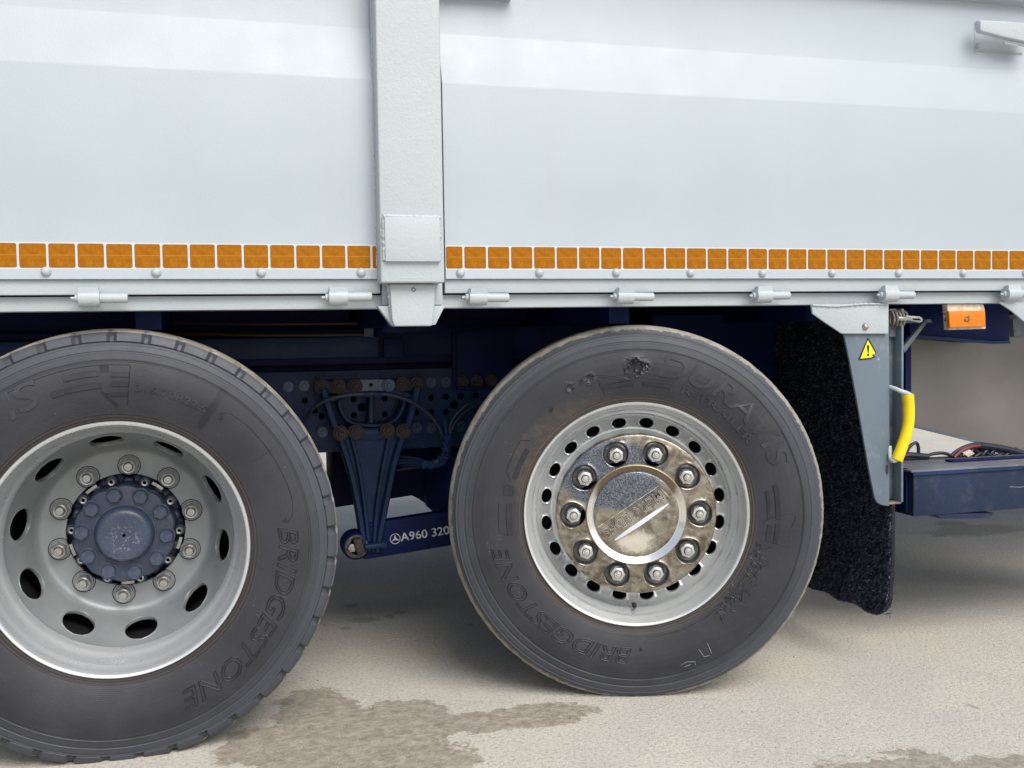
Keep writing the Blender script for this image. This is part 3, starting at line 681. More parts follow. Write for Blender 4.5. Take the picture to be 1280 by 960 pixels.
arc_strip(mb, .352, .362, -14, -1); arc_strip(mb, .352, .362, 3, 15); polar_line(mb, [(.398, -17), (.372, -4), (.366, -2), (.362, -14), (.398, -17)]); polar_line(mb, [(.390, -16), (.368, -5)])
polar_line(mb, [(.335, -14), (.372, -15.5)]); polar_line(mb, [(.372, 3), (.372, 16)])
arc_strip(mb, .372, .384, 78, 92); arc_strip(mb, .350, .358, 80, 92); arc_strip(mb, .372, .384, 94, 102); arc_strip(mb, .352, .362, 95, 102)
polar_line(mb, [(.432, 89), (.36, 91.5), (.34, 94)]); polar_line(mb, [(.432, 95), (.345, 99)]); polar_line(mb, [(.415, 95), (.425, 91)]); polar_line(mb, [(.432, 102), (.345, 102)])
arc_strip(mb, .340, .352, 262, 276); arc_strip(mb, .340, .365, 280, 284); arc_strip(mb, .338, .350, 288, 302); polar_line(mb, [(.352, 286), (.372, 290), (.374, 304), (.352, 306)])
polar_line(mb, [(.352, 262), (.374, 264), (.374, 276)])
for p, r in ((179, .365), (-22, .392), (322, .368)):
    mb2 = MB().lathe([(0, -.0010), (.0025, -.0010), (.003, -.0026), (.0045, -.0026), (.0052, .0005)], 16)
    mb2.xform(Matrix.Translation((r*math.sin(R(p)), surf_d(r), r*math.cos(R(p))))); mb.add(mb2.v, mb2.f)
polar_line(mb, [(.330, 168), (.330, 200)], .0006); polar_line(mb, [(.335, 104), (.335, 176)], .0007); polar_line(mb, [(.447, 60), (.447, 175)], .0006)
rnd = random.Random(5)
for _ in range(90):   # cracked, creased rubber low on the inner sidewall
    p = rnd.uniform(103, 142); r = rnd.uniform(.325, .362)
    pts = [(r, p)]
    for _k in range(3): pts.append((pts[-1][0]+rnd.uniform(-.006, .010), pts[-1][1]+rnd.uniform(-1.2, 1.6)))
    polar_line(mb, pts, rnd.uniform(.0006, .0013))
_o = mb.build('moulded_mark', 'emboss', WR, ang=40); _o['kind'] = 'stuff'
mb = MB()
rnd = random.Random(11)
for (ga, gr, gs, k) in ((.0, .401, .014, 16), (.062, .401, .008, 9), (-.04, .405, .006, 4), (-.335, .388, .009, 8), (-.475, .385, .010, 8)):
    for _ in range(k):   # flaps of torn rubber round the gouges
        t = rnd.uniform(0, 6.28); a = ga+gs*math.cos(t)/gr; r = gr+gs*math.sin(t); d = surf_d(r)
        c = Vector((r*math.sin(a), d-.001, r*math.cos(a))); s_ = rnd.uniform(.003, .008)
        e1 = Vector((rnd.uniform(-1, 1), 0, rnd.uniform(-1, 1))).normalized()*s_; e2 = Vector((-e1.z*.5, -rnd.uniform(.2, .7)*s_, e1.x*.5))
        mb.add([c, c+e1, c+e1*.5+e2, c-e2*.3+Vector((0, .002, 0))], [(0, 1, 2), (0, 2, 3), (0, 3, 1)])
_o = mb.build('torn_rubber', 'torn', WR, ang=20); _o['kind'] = 'stuff'
mb = MB()
polar_line(mb, [(.437, 159.5), (.428, 159), (.420, 162), (.424, 164.5), (.432, 163.5), (.430, 161)], .0007); polar_line(mb, [(.400, 156), (.425, 155.4), (.428, 153.5)], .0007)
polar_line(mb, [(.395, 152), (.425, 152.4)], .0007)
mb.build('chalk_mark', 'chalk', WR)

# inner dual wheel and far side wheels (dark, glimpsed under the chassis)
def plain_wheel(loc, rot, label):
    W = empty('wheel', loc, truck, rot); W['label'] = label
    link('tyre', plain_tyre, W); link('rim', plain_rim, W)
t_ = MB().lathe([(.288, .02), (.33, -.002), (.40, -.014), (.46, -.005), (.500, .02), (.504, .05), (.504, .26), (.498, .29), (.46, .315), (.40, .322), (.33, .31), (.288, .29)], 72).build('tyre', 'tyreL', truck)
r_ = MB().lathe([(.0, .14), (.20, .14), (.26, .10), (.286, .05), (.305, .005), (.29, .0)], 48).build('rim', 'disc', truck)
plain_tyre, plain_rim = t_.data, r_.data; bpy.data.objects.remove(t_); bpy.data.objects.remove(r_)
plain_wheel((-1.35, .345, .502), (0, 0, 0), 'inner tyre of the twin wheel on the left axle')
plain_wheel((-1.35, 2.5, .502), (0, 0, math.pi), 'far side wheel opposite the dished wheel')
plain_wheel((0.45, 2.5, .502), (0, 0, math.pi+.2), 'far side wheel opposite the capped wheel')

# ---------------- body side
Z_A, Z_B, Z0, Z1 = 1.1375, 1.1015, 1.6237, 1.7529
YS = -.030
prof = [(YS+.001, Z_A-.0015), (YS-.0010, Z_A-.0005), (YS-.0005, Z_A+.003), (YS, 1.35), (YS, Z0-.006), (YS+.0012, Z0), (YS+.0345, Z1-.004), (YS+.0360, Z1+.001), (YS+.0360, 1.935), (YS+.0350, 1.940), (YS+.004, 1.946), (YS, 1.950), (YS, 2.25), (YS+.05, 2.25), (YS+.08, 2.25), (YS+.08, Z_A-.0015)]
def side_panel(x0, x1, label):
    mb = MB(); mb.extx(prof, x0, x1, 0, 1)
    o = mb.build('side_panel', 'white', truck, ang=25, bevel=0); o['label'] = label
    # lower board below the sheet edge
    mb = MB(); mb.box(x0, x1-.001, YS+.010, YS+.05, Z_B, Z_A-.0018); mb.build('lower_board', 'trim', o, bevel=.0015)
    mb = MB(); mb.box(x0, x1-.0015, YS-.0006, YS+.002, 1.1585, 1.2205); mb.build('tape_strip', 'tape', o)
    return o
XP0, XP1 = at(473.2, 200, YS).x, at(554.4, 200, YS).x
PL = side_panel(-4.6, XP0, 'left body side panel with a single row of amber squares')
PR = side_panel(XP1, 4.2, 'right body side panel with a single row of amber squares')
MB().box(XP0-.05, XP1+.05, .052, .060, 1.10, 2.24).build('seam_shade_strip', 'hose', truck)  # added dark backing so the seams beside the post look shaded
# amber squares
TW, THT = .0560, .0545
def tile_mesh(w_, name='reflector_tile'):
    mb = MB(); z0, z1 = 1.1625, 1.1625+THT; c = .0028; pr = YS-.0011
    def rr(i): return [(c+i*.0, z0+i), (w_-c, z0+i), (w_-i, z0+c), (w_-i, z1-c), (w_-c, z1-i), (c, z1-i), (i, z1-c), (i, z0+c)]
    mb.prism(rr(0), pr, YS-.0002, 1)
    mb.prism([(.0036, z0+.0014), (w_-.0036, z0+.0014), (w_-.0014, z0+.0036), (w_-.0014, z1-.0036), (w_-.0036, z1-.0014), (.0036, z1-.0014), (.0014, z1-.0036), (.0014, z0+.0036)], pr-.0004, pr+.0002, 0)
    zm = (z0+z1)/2+.001; mb.box(.002, w_-.002, pr-.0005, pr-.0003, zm-.0005, zm+.0005, 2)
    return mb
tile = tile_mesh(TW).build('reflector_tile', ['amber', 'amber_dark', 'amber_seam'], PL, ang=50)
x = -1.5317; k = 0; pitch = .0611
first = True
for k in range(-22, 14):
    xx = -1.5317+k*pitch
    if xx+TW > XP0: break
    if first: tile.location = (xx, 0, 0); first = False
    else: inst(tile, (xx, 0, random.uniform(-.0004, .0004)), (0, 0, 0), PL)
part = tile_mesh(XP0-xx-.001).build('reflector_tile', ['amber', 'amber_dark', 'amber_seam'], PL, loc=(xx, 0, 0))
for k in range(-2, 32):
    inst(tile, (-.3837+k*pitch, 0, random.uniform(-.0004, .0004)), (0, 0, 0), PR)
tile_mesh(-.3837-3*pitch+TW-XP1-.0015).build('reflector_tile', ['amber', 'amber_dark', 'amber_seam'], PR, loc=(XP1+.0015, 0, 0))
# rivets
rv = MB().lathe([(0, -.0105), (.004, -.0102), (.0085, -.0075), (.0112, -.003), (.0118, .001)], 20).build('rivet', 'trim', PL, ang=60, loc=(-1.477, YS, 1.1535))
for x_ in (-1.717, -1.241, -1.004, -.766): inst(rv, (x_, YS, 1.1525+random.uniform(-.001, .001)), parent=PL)
for x_ in (-.517, -.309, -.098, .115, .330, .547, .763, .981, 1.20, 1.42): inst(rv, (x_, YS, 1.1520+random.uniform(-.001, .001)), parent=PR)
# hinges
hg = MB()
hg.tube([(0, 0, 0), (.008, 0, 0), (.009, 0, 0), (.020, 0, 0)], lambda t: .0035 if t < .4 else .009, 14)
hg.tube([(.020, 0, 0), (.021, 0, 0)], .012, 16)
hg.tube([(.016, 0, 0), (.0165, 0, 0), (.0615, 0, 0), (.062, 0, 0)], lambda t: .0200 if .1 < t < .9 else .0180, 22)
hg.prism([(.018, .0), (.060, .0), (.060, .024), (.018, .024)], -.0165, .004)
hg.tube([(.058, 0, 0), (.120, 0, 0), (.1215, 0, 0)], lambda t: .0112 if t < .9 else .0090, 16)
hm = hg.build('hinge', 'trim', PL, ang=40, loc=(-1.426, YS-.010, 1.0925))
for i, x_ in enumerate((-1.99, -.864)): inst(hm, (x_, YS-.010, 1.0910), (random.uniform(-.06, .06), random.uniform(-.02, .02), 0), PL)
for x_ in (-.516, -.119, .286, .686, 1.105, 1.52): inst(hm, (x_, YS-.010, 1.0895), (random.uniform(-.2, .2), random.uniform(-.02, .02), 0), PR)

# rail under the panels
mb = MB(); mb.extx([(.000, 1.0645), (.002, 1.098), (.09, 1.098), (.10, 1.0700), (.09, 1.0645)], -4.6, 4.2)
rail = mb.build('body_rail', 'trim', truck, bevel=.003)
# post
YP = -.088
a, b = P([(473, 200), (551.5, 200)], YP); c0 = a[0]; c1 = at(553.2, 200, YP).x
zb = at(515, 353.5, YP).z
mb = MB(); mb.box(c0, c1, YP, -.005, zb, 2.25); post = mb.build('body_post', 'trim', truck, bevel=.005, seg=3)
q0 = at(480.5, 269, YP-.01); q1 = at(550.5, 327, YP-.01)
mb = MB(); mb.box(q0.x, q1.x, YP-.012, YP+.001, q1.z, q0.z-.004); cp = mb.build('cover_plate', 'trim', post, bevel=.002)
def bead(name, pts, rad, parent, mat='trim', seed=0, amp=.3, n=None):
    q = []; 
    for A_, B_ in zip(pts, pts[1:]):
        A_, B_ = Vector(A_), Vector(B_); k = max(2, int((B_-A_).length/.0025))
        for i in range(k): q.append(A_.lerp(B_, i/k)+Vector((noise.noise(Vector((i*.8, seed, 1)))*.0022, 0, noise.noise(Vector((i*.7, 3, seed)))*.0018)))
    q.append(Vector(pts[-1])); L = len(q)
    mb = MB(); mb.tube(q, lambda t: rad*(1+amp*noise.noise(Vector((t*L*.30, seed, 7)))), 8); return mb.build(name, mat, parent, ang=60)
yb = YP-.002
bead('weld_bead', [(q0.x-.002, yb-.002, q0.z-.002), (q1.x+.002, yb-.002, q0.z-.003)], .0062, post, seed=1)
bead('weld_bead', [(q0.x-.001, yb, q0.z-.004), (q0.x-.0015, yb, q1.z+.004)], .0048, post, seed=2, amp=.5)
bead('weld_bead', [(q1.x+.0005, yb, q0.z-.004), (q1.x+.0005, yb, q1.z+.004)], .0040, post, seed=3, amp=.5)
bead('weld_bead', [(c0+.05, YP+.002, zb+.012), (c0+.11, YP+.002, zb+.013)], .0025, post, seed=9)
bead('weld_bead', [(c0-.001, -.03, zb+.02), (c0-.001, -.03, 1.94)], .0018, post, seed=12, amp=1.2)
# gusset below the post
YG = -.060
mb = MB(); mb.prism(P([(471.5, 382.5), (556.5, 382), (544.5, 406), (490, 407)], YG+.02), YG+.020, YG+.046)
gus = mb.build('gusset', 'trim', truck, bevel=.002)
mb = MB(); g1 = P([(487, 355), (545, 355), (541.5, 399), (540, 407.5), (493, 408), (490, 399)], YG); mb.prism(g1, YG, YG+.05); mb.build('gusset_plate', 'trim', gus, bevel=.004, seg=3)
bead('weld_bead', [(at(487, 356, YG).x-.001, YG+.012, at(487, 356, YG).z), (at(493, 406, YG).x-.002, YG+.016, at(493, 406, YG).z)], .0042, gus, seed=4, amp=.5)
bead('weld_bead', [(at(545, 356, YG).x+.001, YG+.012, at(545, 356, YG).z), (at(540, 406, YG).x+.001, YG+.016, at(540, 406, YG).z)], .0032, gus, seed=5)
mb = MB(); mb.box(at(477, 360, -.012).x, at(552.5, 360, -.012).x, -.018, -.0015, 1.0720, 1.135); mb.build('backing_plate', 'trim', gus, bevel=.002)
c = at(517, 362, YG); mb = MB().lathe([(.0, .004), (.0025, .004), (.003, -.002), (.0052, -.002), (.006, .001)], 16); mb.build('plug', 'channel', gus, loc=(c.x, YG, c.z))
# lock lever on the right panel (upper right) and the end of another above
def lever(x, z, label):
    o = MB()
    o.prism([(0, -.011), (.005, -.0165), (.10, -.030), (.19, -.040), (.19, .017), (.10, .0175), (.006, .0150), (.001, .010)], -.060, -.038)
    L = o.build('lock_lever', 'trim', PR, bevel=.005, seg=3, loc=(x, YS+.036, z)); L['label'] = label
    b_ = MB(); b_.box(.028, .20, -.004, .004, -.054, -.051); b_.box(.085, .20, -.020, -.012, .020, .023); b_.box(.030, .20, -.0012, .003, -.050, .034)
    b_.build('lever_bracket', 'trim', L, bevel=.001)
    for dz in (.026, -.040):
        bm_ = MB().lathe([(0, -.016), (.005, -.0155), (.0072, -.013), (.0076, -.0)], 16); bm_.build('lever_pin', 'trim', L, loc=(.040, 0, dz))
    r_ = MB(); r_.tube([(.095, -.045, -.040), (.13, -.046, -.044), (.145, -.046, -.042), (.19, -.046, -.047)], .0035, 8, smooth=4); r_.build('lever_rod', 'trim', L)
    return L
p = at(1219.5, 34, YS-.005); lever(p.x, p.z, 'tapered lock lever near the upper right corner of the body')
p = at(641, -15, YS+.01)
mb = MB(); mb.box(p.x-.20, p.x, YS+.02, YS+.045, p.z-.025, p.z+.02); mb.box(p.x-.20, p.x+.004, YS-.005, YS+.02, p.z-.019, p.z-.016)
L2 = mb.build('lock_plate', 'trim', PR, bevel=.002)
mb = MB().lathe([(0, -.004), (.006, -.004), (.008, -.001), (.008, .01)], 16); mb.build('lever_pin', 'nut', L2, loc=(p.x-.014, YS+.018, p.z-.012))

# body floor, far side and end walls
mb = MB()
mb.box(-4.6, 4.2, .10, 2.42, 1.085, 1.125); fl = mb.build('body_floor', 'navydark', truck)
for i in range(14):
    xx = -4.4+i*.62; MB().box(xx, xx+.06, .12, 2.4, 1.02, 1.084).build('cross_bearer', 'navydark', fl)
mb = MB(); mb.box(-4.6, 4.2, 2.47, 2.53, 1.06, 2.25); mb.build('far_side_panel', 'white', truck)
mb = MB(); mb.box(-4.66, -4.602, -.03, 2.53, 1.06, 2.25); mb.build('tailboard', 'white', truck)
mb = MB(); mb.box(4.202, 4.26, -.03, 2.53, 1.06, 2.25); mb.build('headboard', 'white', truck)

# ---------------- chassis
YF = .80
def carve(obj, cutters):
    """real through-holes: subtract round cutters from a plate, then keep the evaluated mesh"""
    c = cutters.build('cut', 'black'); md = obj.modifiers.new('b', 'BOOLEAN'); md.object = c; md.operation = 'DIFFERENCE'; md.solver = 'EXACT'
    dg = bpy.context.evaluated_depsgraph_get(); me = bpy.data.meshes.new_from_object(obj.evaluated_get(dg)); obj.modifiers.clear(); obj.data = me
    bpy.data.objects.remove(c); me.shade_smooth(); me.set_sharp_from_angle(angle=R(35))
zt, zb_ = .886, .622
mb = MB(); mb.box(-4.5, 4.0, YF, YF+.009, zb_, zt)
fr = mb.build('frame_rail', 'navy', truck, bevel=.003)
holes = [(381, 501, 4), (393, 513, 4.2), (402, 520.5, 4), (423, 502, 3.6), (442, 499, 4), (452, 509, 5.4), (442.5, 519, 4), (481, 498, 4), (481, 518, 4), (520, 516, 4), (520, 496, 4), (539, 497, 4), (539, 515, 4),
         (557.5, 496, 4), (558, 515, 4), (576, 495.5, 4), (567.5, 506, 5.4), (595, 494, 4), (595, 514, 4), (613, 495, 4), (463, 502, 4)]
cut = MB()
for x_, y_, r_ in holes:
    c = at(x_, y_, YF); hexprism(cut, c.x, c.z, r_/385, YF-.03, YF+.04, 0, 0, 16)
carve(fr, cut)
MB().box(-4.5, 4.0, YF+.009, YF+.075, zt-.009, zt-.0005).build('top_flange', 'navy', fr); MB().box(-4.5, 4.0, YF+.009, YF+.075, zb_+.0005, zb_+.009).build('bottom_flange', 'navy', fr)
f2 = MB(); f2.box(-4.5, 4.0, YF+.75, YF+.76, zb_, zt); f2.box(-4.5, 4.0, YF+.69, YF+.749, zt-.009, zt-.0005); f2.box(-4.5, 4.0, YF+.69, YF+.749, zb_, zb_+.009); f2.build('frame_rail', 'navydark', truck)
MB().box(-4.5, 4.0, YF+.12, YF+.14, zb_+.02, 1.084).build('gap_blocker', 'navydark', truck)  # added plate blocking the view of bright ground below the floor
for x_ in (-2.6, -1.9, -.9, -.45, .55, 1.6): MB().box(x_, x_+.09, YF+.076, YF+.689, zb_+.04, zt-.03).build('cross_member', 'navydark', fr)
# subframe
s0 = at(473, 450, YF-.01)
mb = MB(); mb.box(-4.5, s0.x, YF-.012, YF+.06, at(300, 449.5, YF).z, at(300, 423, YF).z); mb.build('subframe_beam', 'navy', truck, bevel=.003)
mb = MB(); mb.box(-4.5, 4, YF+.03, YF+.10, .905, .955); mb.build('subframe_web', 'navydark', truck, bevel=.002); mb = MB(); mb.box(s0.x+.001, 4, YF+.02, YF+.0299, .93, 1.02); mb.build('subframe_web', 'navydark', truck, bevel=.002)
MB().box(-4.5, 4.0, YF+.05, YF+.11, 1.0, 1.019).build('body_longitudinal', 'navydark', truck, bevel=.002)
mb = MB(); mb.prism(P([(455, 399), (467, 399), (467, 421), (455, 421)], .70), .70, .72); mb.build('small_bracket', 'bluehose', truck, bevel=.002)
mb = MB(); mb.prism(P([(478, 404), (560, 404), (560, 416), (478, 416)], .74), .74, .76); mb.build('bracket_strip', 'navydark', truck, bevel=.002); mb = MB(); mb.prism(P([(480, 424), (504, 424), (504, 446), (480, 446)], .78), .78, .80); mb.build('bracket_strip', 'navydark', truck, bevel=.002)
for y0, y1, rad in ((403, 404, .005), (416.5, 418, .0065)):
    A_, B_ = at(180, y0, .72), at(455, y1, .72); mb = MB(); mb.tube([A_, A_.lerp(B_, .5)+Vector((0, 0, -.003)), B_], rad, 8, smooth=5); mb.build('brake_pipe', 'pipe', truck)
# plate with three rusty bolts
mb = MB(); mb.prism(P([(567, 415), (640, 413), (640, 486), (569, 487)], YF-.014), YF-.014, YF-.002)
mb.prism(P([(566, 415), (570.5, 415), (571, 487), (567, 487)], YF-.030), YF-.030, YF-.0145); mb.prism(P([(567, 483.5), (640, 482.5), (640, 486), (567, 487)], YF-.028), YF-.026, YF-.0145)
bp = mb.build('bolted_plate', 'navydark', truck, bevel=.0015)

def bolt_mesh(rad):
    mb = MB().lathe([(0, -.004), (rad*1.25, -.004), (rad*1.38, -.002), (rad*1.38, .001)], 18)
    hexprism(mb, 0, 0, rad, -.014, -.003); mb.lathe([(0, -.019), (rad*.45, -.019), (rad*.55, -.013)], 12); return mb
bR = bolt_mesh(.0165).build('bolt', 'rust', bp, ang=30); bN = bolt_mesh(.0140).build('bolt', 'navylight', fr, ang=30)
for i, (x_, y_) in enumerate(((578, 477), (596.5, 476.5), (614.5, 476))):
    c = at(x_, y_, YF-.014)
    if i == 0: bR.location = (c.x, YF-.014, c.z)
    else: inst(bR, (c.x, YF-.014, c.z), (0, i*.4, 0), bp)
for i, (x_, y_) in enumerate(((360, 483.5), (380, 482), (539, 478), (557.5, 477.5), (403, 540), (521, 534.5), (539.5, 535), (576, 533))):
    c = at(x_, y_, YF)
    if i == 0: bN.location = (c.x, YF, c.z)
    else: inst(bN, (c.x, YF, c.z), (0, i*.5, 0), fr)

# axle bracket (V shaped casting on the frame)
YB = .70
def rib(mb, pts, w_, Y0=YB, th=.05, mi=0):
    """a cast rib of px half width w_ following px points, from Y0 back by th"""
    q = [Vector((x_, y_)) for x_, y_ in pts]; s_ = []
    for i in range(len(q)-1):
        p0 = q[max(i-1, 0)]; p1 = q[i]; p2 = q[i+1]; p3 = q[min(i+2, len(q)-1)]
        for k in range(4):
            t = k/4; s_.append(.5*((2*p1)+(-p0+p2)*t+(2*p0-5*p1+4*p2-p3)*t*t+(-p0+3*p1-3*p2+p3)*t**3))
    s_.append(q[-1]); L = len(s_); loops = []
    for i, p_ in enumerate(s_):
        t = (s_[min(i+1, L-1)]-s_[max(i-1, 0)]).normalized(); nn = Vector((-t.y, t.x)); ww = w_(i/(L-1)) if callable(w_) else w_
        a_, b_ = p_+nn*ww, p_-nn*ww; a2, b2 = p_+nn*ww*.6, p_-nn*ww*.6
        A_, B_ = at(a_.x, a_.y, Y0), at(b_.x, b_.y, Y0); A2, B2 = at(a2.x, a2.y, Y0), at(b2.x, b2.y, Y0)
        loops += [(A_.x, Y0+th, A_.z), (A_.x, Y0+.005, A_.z), (A2.x, Y0, A2.z), (B2.x, Y0, B2.z), (B_.x, Y0+.005, B_.z), (B_.x, Y0+th, B_.z)]
    fs = [(j*6+i, j*6+i+1, (j+1)*6+i+1, (j+1)*6+i) for j in range(L-1) for i in range(5)]+[tuple(range(6)), tuple(range(6*L-1, 6*L-7, -1))]
    mb.add(loops, fs, mi)
mb = MB()
mb.prism(P([(424, 540), (444, 536), (485, 536), (506, 540), (497, 570), (486, 615), (479, 660), (474, 690), (456, 690), (450, 650), (441, 600), (431, 565)], YB+.03), YB+.03, YB+.055)   # recessed web
rib(mb, [(405, 487), (411, 508), (419, 532), (426, 548), (438, 585), (447, 625), (453, 662), (457, 690)], lambda t: 4.6-1.2*t, YB, .06)
rib(mb, [(523, 484), (517, 508), (511, 530), (503, 548), (492, 585), (484, 625), (477, 662), (472, 690)], lambda t: 4.6-1.2*t, YB, .06)
rib(mb, [(440, 548), (448, 580), (456, 630), (462, 690)], 2.6, YB+.008, .04)
rib(mb, [(487, 546), (480, 580), (472, 630), (467, 690)], 2.6, YB+.008, .04)
rib(mb, [(424, 500), (427, 514), (436, 526), (450, 531), (465, 532), (480, 531), (494, 525), (503, 512), (506, 498)], 2.4, YB+.02, .07)
rib(mb, [(464, 494), (464, 532)], 3.2, YB+.03, .06)
rib(mb, [(444, 541), (464, 543), (485, 541)], 7.5, YB+.012, .05)
rib(mb, [(402, 484), (423, 484), (445, 485)], 8, YB+.03, .06); rib(mb, [(484, 482), (503, 481), (523, 481)], 8, YB+.03, .06)
rib(mb, [(412, 500), (430, 494), (442, 489)], 4, YB+.035, .06); rib(mb, [(520, 498), (503, 492), (488, 488)], 4, YB+.035, .06)
br = mb.build('axle_bracket', 'navy', truck, ang=40)
mb = MB(); mb.prism(P([(437, 475), (484, 474), (484, 488.5), (437, 489)], YB+.02), YB+.018, YB+.03); mb.build('tie_plate', 'channel', br, bevel=.002)
mb = MB(); mb.prism(P([(395, 471), (449, 470), (449, 473), (395, 474)], YF-.02), YF-.02, YF-.001); mb.build('edge_strip', 'navy', br); mb = MB(); mb.prism(P([(476, 470), (527, 469), (527, 472), (476, 473)], YF-.02), YF-.02, YF-.001); mb.build('edge_strip', 'navy', br)
bB = bolt_mesh(.0180).build('bolt', 'rust', br, ang=30)
for i, (x_, y_, yy) in enumerate(((402.5, 483.5, .03), (423, 482.5, .03), (443.5, 483, .018), (503.5, 480, .03), (521.5, 480, .03), (425.5, 541.5, .0), (444.5, 540, .0), (484, 538, .0), (504, 539, .0))):
    Yc = YB+yy; c = at(x_, y_, Yc)
    if i == 0: bB.location = (c.x, Yc, c.z)
    else: inst(bB, (c.x, Yc, c.z), (0, i*.35, 0), br)
c = at(485, 481.5, YB+.03); inst(bN, (c.x, YB+.018, c.z), (0, 0, 0), br, scale=(1.15, 1, 1.15))
c = at(463.5, 481, YB+.018); MB().lathe([(0, -.0005), (.006, -.0005)], 14).build('bolt_hole', 'black', br, loc=(c.x, YB+.0178, c.z))
# trailing rod with stencilled number, bushing, pin
YR = .72
mb = MB(); mb.prism(P([(455, 655), (480, 651.5), (562, 638.6), (640, 626), (640, 670), (564, 682), (458, 699.5), (446, 697)], YR), YR, YR+.045)
rod = mb.build('control_rod', 'navydark', truck, bevel=.003); 
c = at(445, 682, YR)
mb = MB().lathe([(.0, .0), (.018, .0), (.020, .004), (.026, .004), (.028, -.006), (.040, -.008), (.0435, -.004), (.0455, .01), (.0455, .06)], 40); mb.build('bushing', 'navydark', rod, loc=(c.x, YR-.006, c.z))
mb = MB().lathe([(.024, -.0085), (.026, -.0125), (.034, -.0130), (.037, -.0095)], 40); mb.build('bushing_ring', 'ruststeel', rod, loc=(c.x, YR-.006, c.z))
d = at(447, 683, YR-.05); mb = MB(); mb.prism(P([(441, 674), (451, 672.5), (456, 691), (447, 693)], YR-.04), YR-.055, YR-.01); mb.build('pin_clamp', 'rust', rod, bevel=.003)
d = at(440, 684.5, YR-.03); mb = MB(); hexprism(mb, d.x, d.z, .014, YR-.04, YR-.015); mb.build('bolt', 'nut', rod, bevel=.001)
mb = MB(); A_, B_ = at(456, 684, YR-.03), at(481, 680.5, YR-.03); mb.tube([A_, B_], .0095, 12)
mb.tube([B_-Vector((.010, 0, 0)), B_+Vector((.004, 0, 0))], .014, 6); mb.build('cross_pin', 'navy', rod)
# stencil
vs, fs, wd = text_mesh('A960 320', 1, 0, .012, .0, 0, 1.0)
hh = max(v.y for v in vs); A_ = at(501, 676.8, YR-.001); B_ = at(562, 667.2, YR-.001); dv = (B_-A_); ex = dv.normalized(); ez = Vector((-ex.z, 0, ex.x)); Lw = dv.length
th_ = .0272
mb = MB(); mb.add([tuple(A_+ex*(v.x/wd*Lw)+ez*(v.y/hh*th_)) for v in vs], fs)
C_ = at(494, 673.5, YR-.001); n = 30; ro, ri = .0172, .0148
vs = []
for k in range(n):
    a = 2*math.pi*k/n; e = ex*math.cos(a)+ez*math.sin(a); vs += [C_+e*ro, C_+e*ri]
mb.add(vs, [(2*k, 2*k+1, (2*k+3) % (2*n), (2*k+2) % (2*n)) for k in range(n)])
for k in range(3):
    a = math.pi/2+k*2*math.pi/3; e = ex*math.cos(a)+ez*math.sin(a); f_ = ex*-math.sin(a)+ez*math.cos(a)
    mb.add([C_-e*.001, C_+e*.0035+f_*.0036, C_+e*ri, C_+e*.0035-f_*.0036], [(0, 1, 2, 3)])
st = mb.build('stencilled_number', 'stencil', rod)

# air lines and cable looms
def line(name, pts, rad, mat, parent=truck, n=8, sm=5):
    mb = MB(); mb.tube([at(x_, y_, Y_) for x_, y_, Y_ in pts], rad, n, smooth=sm); return mb.build(name, mat, parent)
line('air_line', [(381, 528, .77), (390, 512, .70), (405, 501, .665), (430, 494.5, .65), (455, 492.3, .645), (480, 492.5, .645), (500, 496.5, .65), (520, 505, .66), (538, 519, .68), (549, 534, .70), (555, 552, .72), (556, 566, .74)], .0062, 'bluehose')
for t_ in (458, 470, 476): A_ = at(t_, 492.6, .645); mb = MB(); mb.tube([A_-Vector((.008, 0, 0)), A_+Vector((.008, 0, 0))], .0095, 10); mb.build('line_clip', 'navy', truck)
line('air_line', [(562, 548, .70), (563, 530, .69), (573, 515, .68), (586, 504, .68), (600, 498, .70)], .0040, 'bluehose')
line('air_line', [(560, 552, .70), (566, 533, .69), (579, 517, .69), (600, 502, .70)], .0032, 'bluehose')
line('air_line', [(556, 525, .72), (560, 560, .70), (556, 575, .69), (545, 582, .69), (528, 580, .70)], .0085, 'navy')
rnd = random.Random(8)
for k in range(9):
    line('cable', [(498+rnd.uniform(-3, 8), 570+k*2.2, .78), (515, 572+k*1.6, .74), (532, 576+k*.9, .70), (546, 577+rnd.uniform(-4, 4), .69), (555, 567+rnd.uniform(-3, 3), .69), (559, 550+rnd.uniform(-3, 3), .70), (562+rnd.uniform(-1, 5), 535, .71)], .0035+.001*rnd.random(), 'navy' if k % 2 else 'bluehose', n=6, sm=4)
for (x_, y_) in ((530, 581), (538, 582), (551, 574), (556, 562), (559, 548), (557, 556)):
    c = at(x_, y_, .69); mb = MB(); mb.tube([c-Vector((.010, 0, .003)), c+Vector((.010, 0, .003))], .014, 9); mb.build('cable_connector', 'navy', truck)
line('brake_pipe', [(489, 587, .80), (505, 585, .79), (519, 583, .76)], .0022, 'pipe')
line('air_line', [(600, 560, .6), (572, 575, .66), (560, 566, .69)], .005, 'hose')
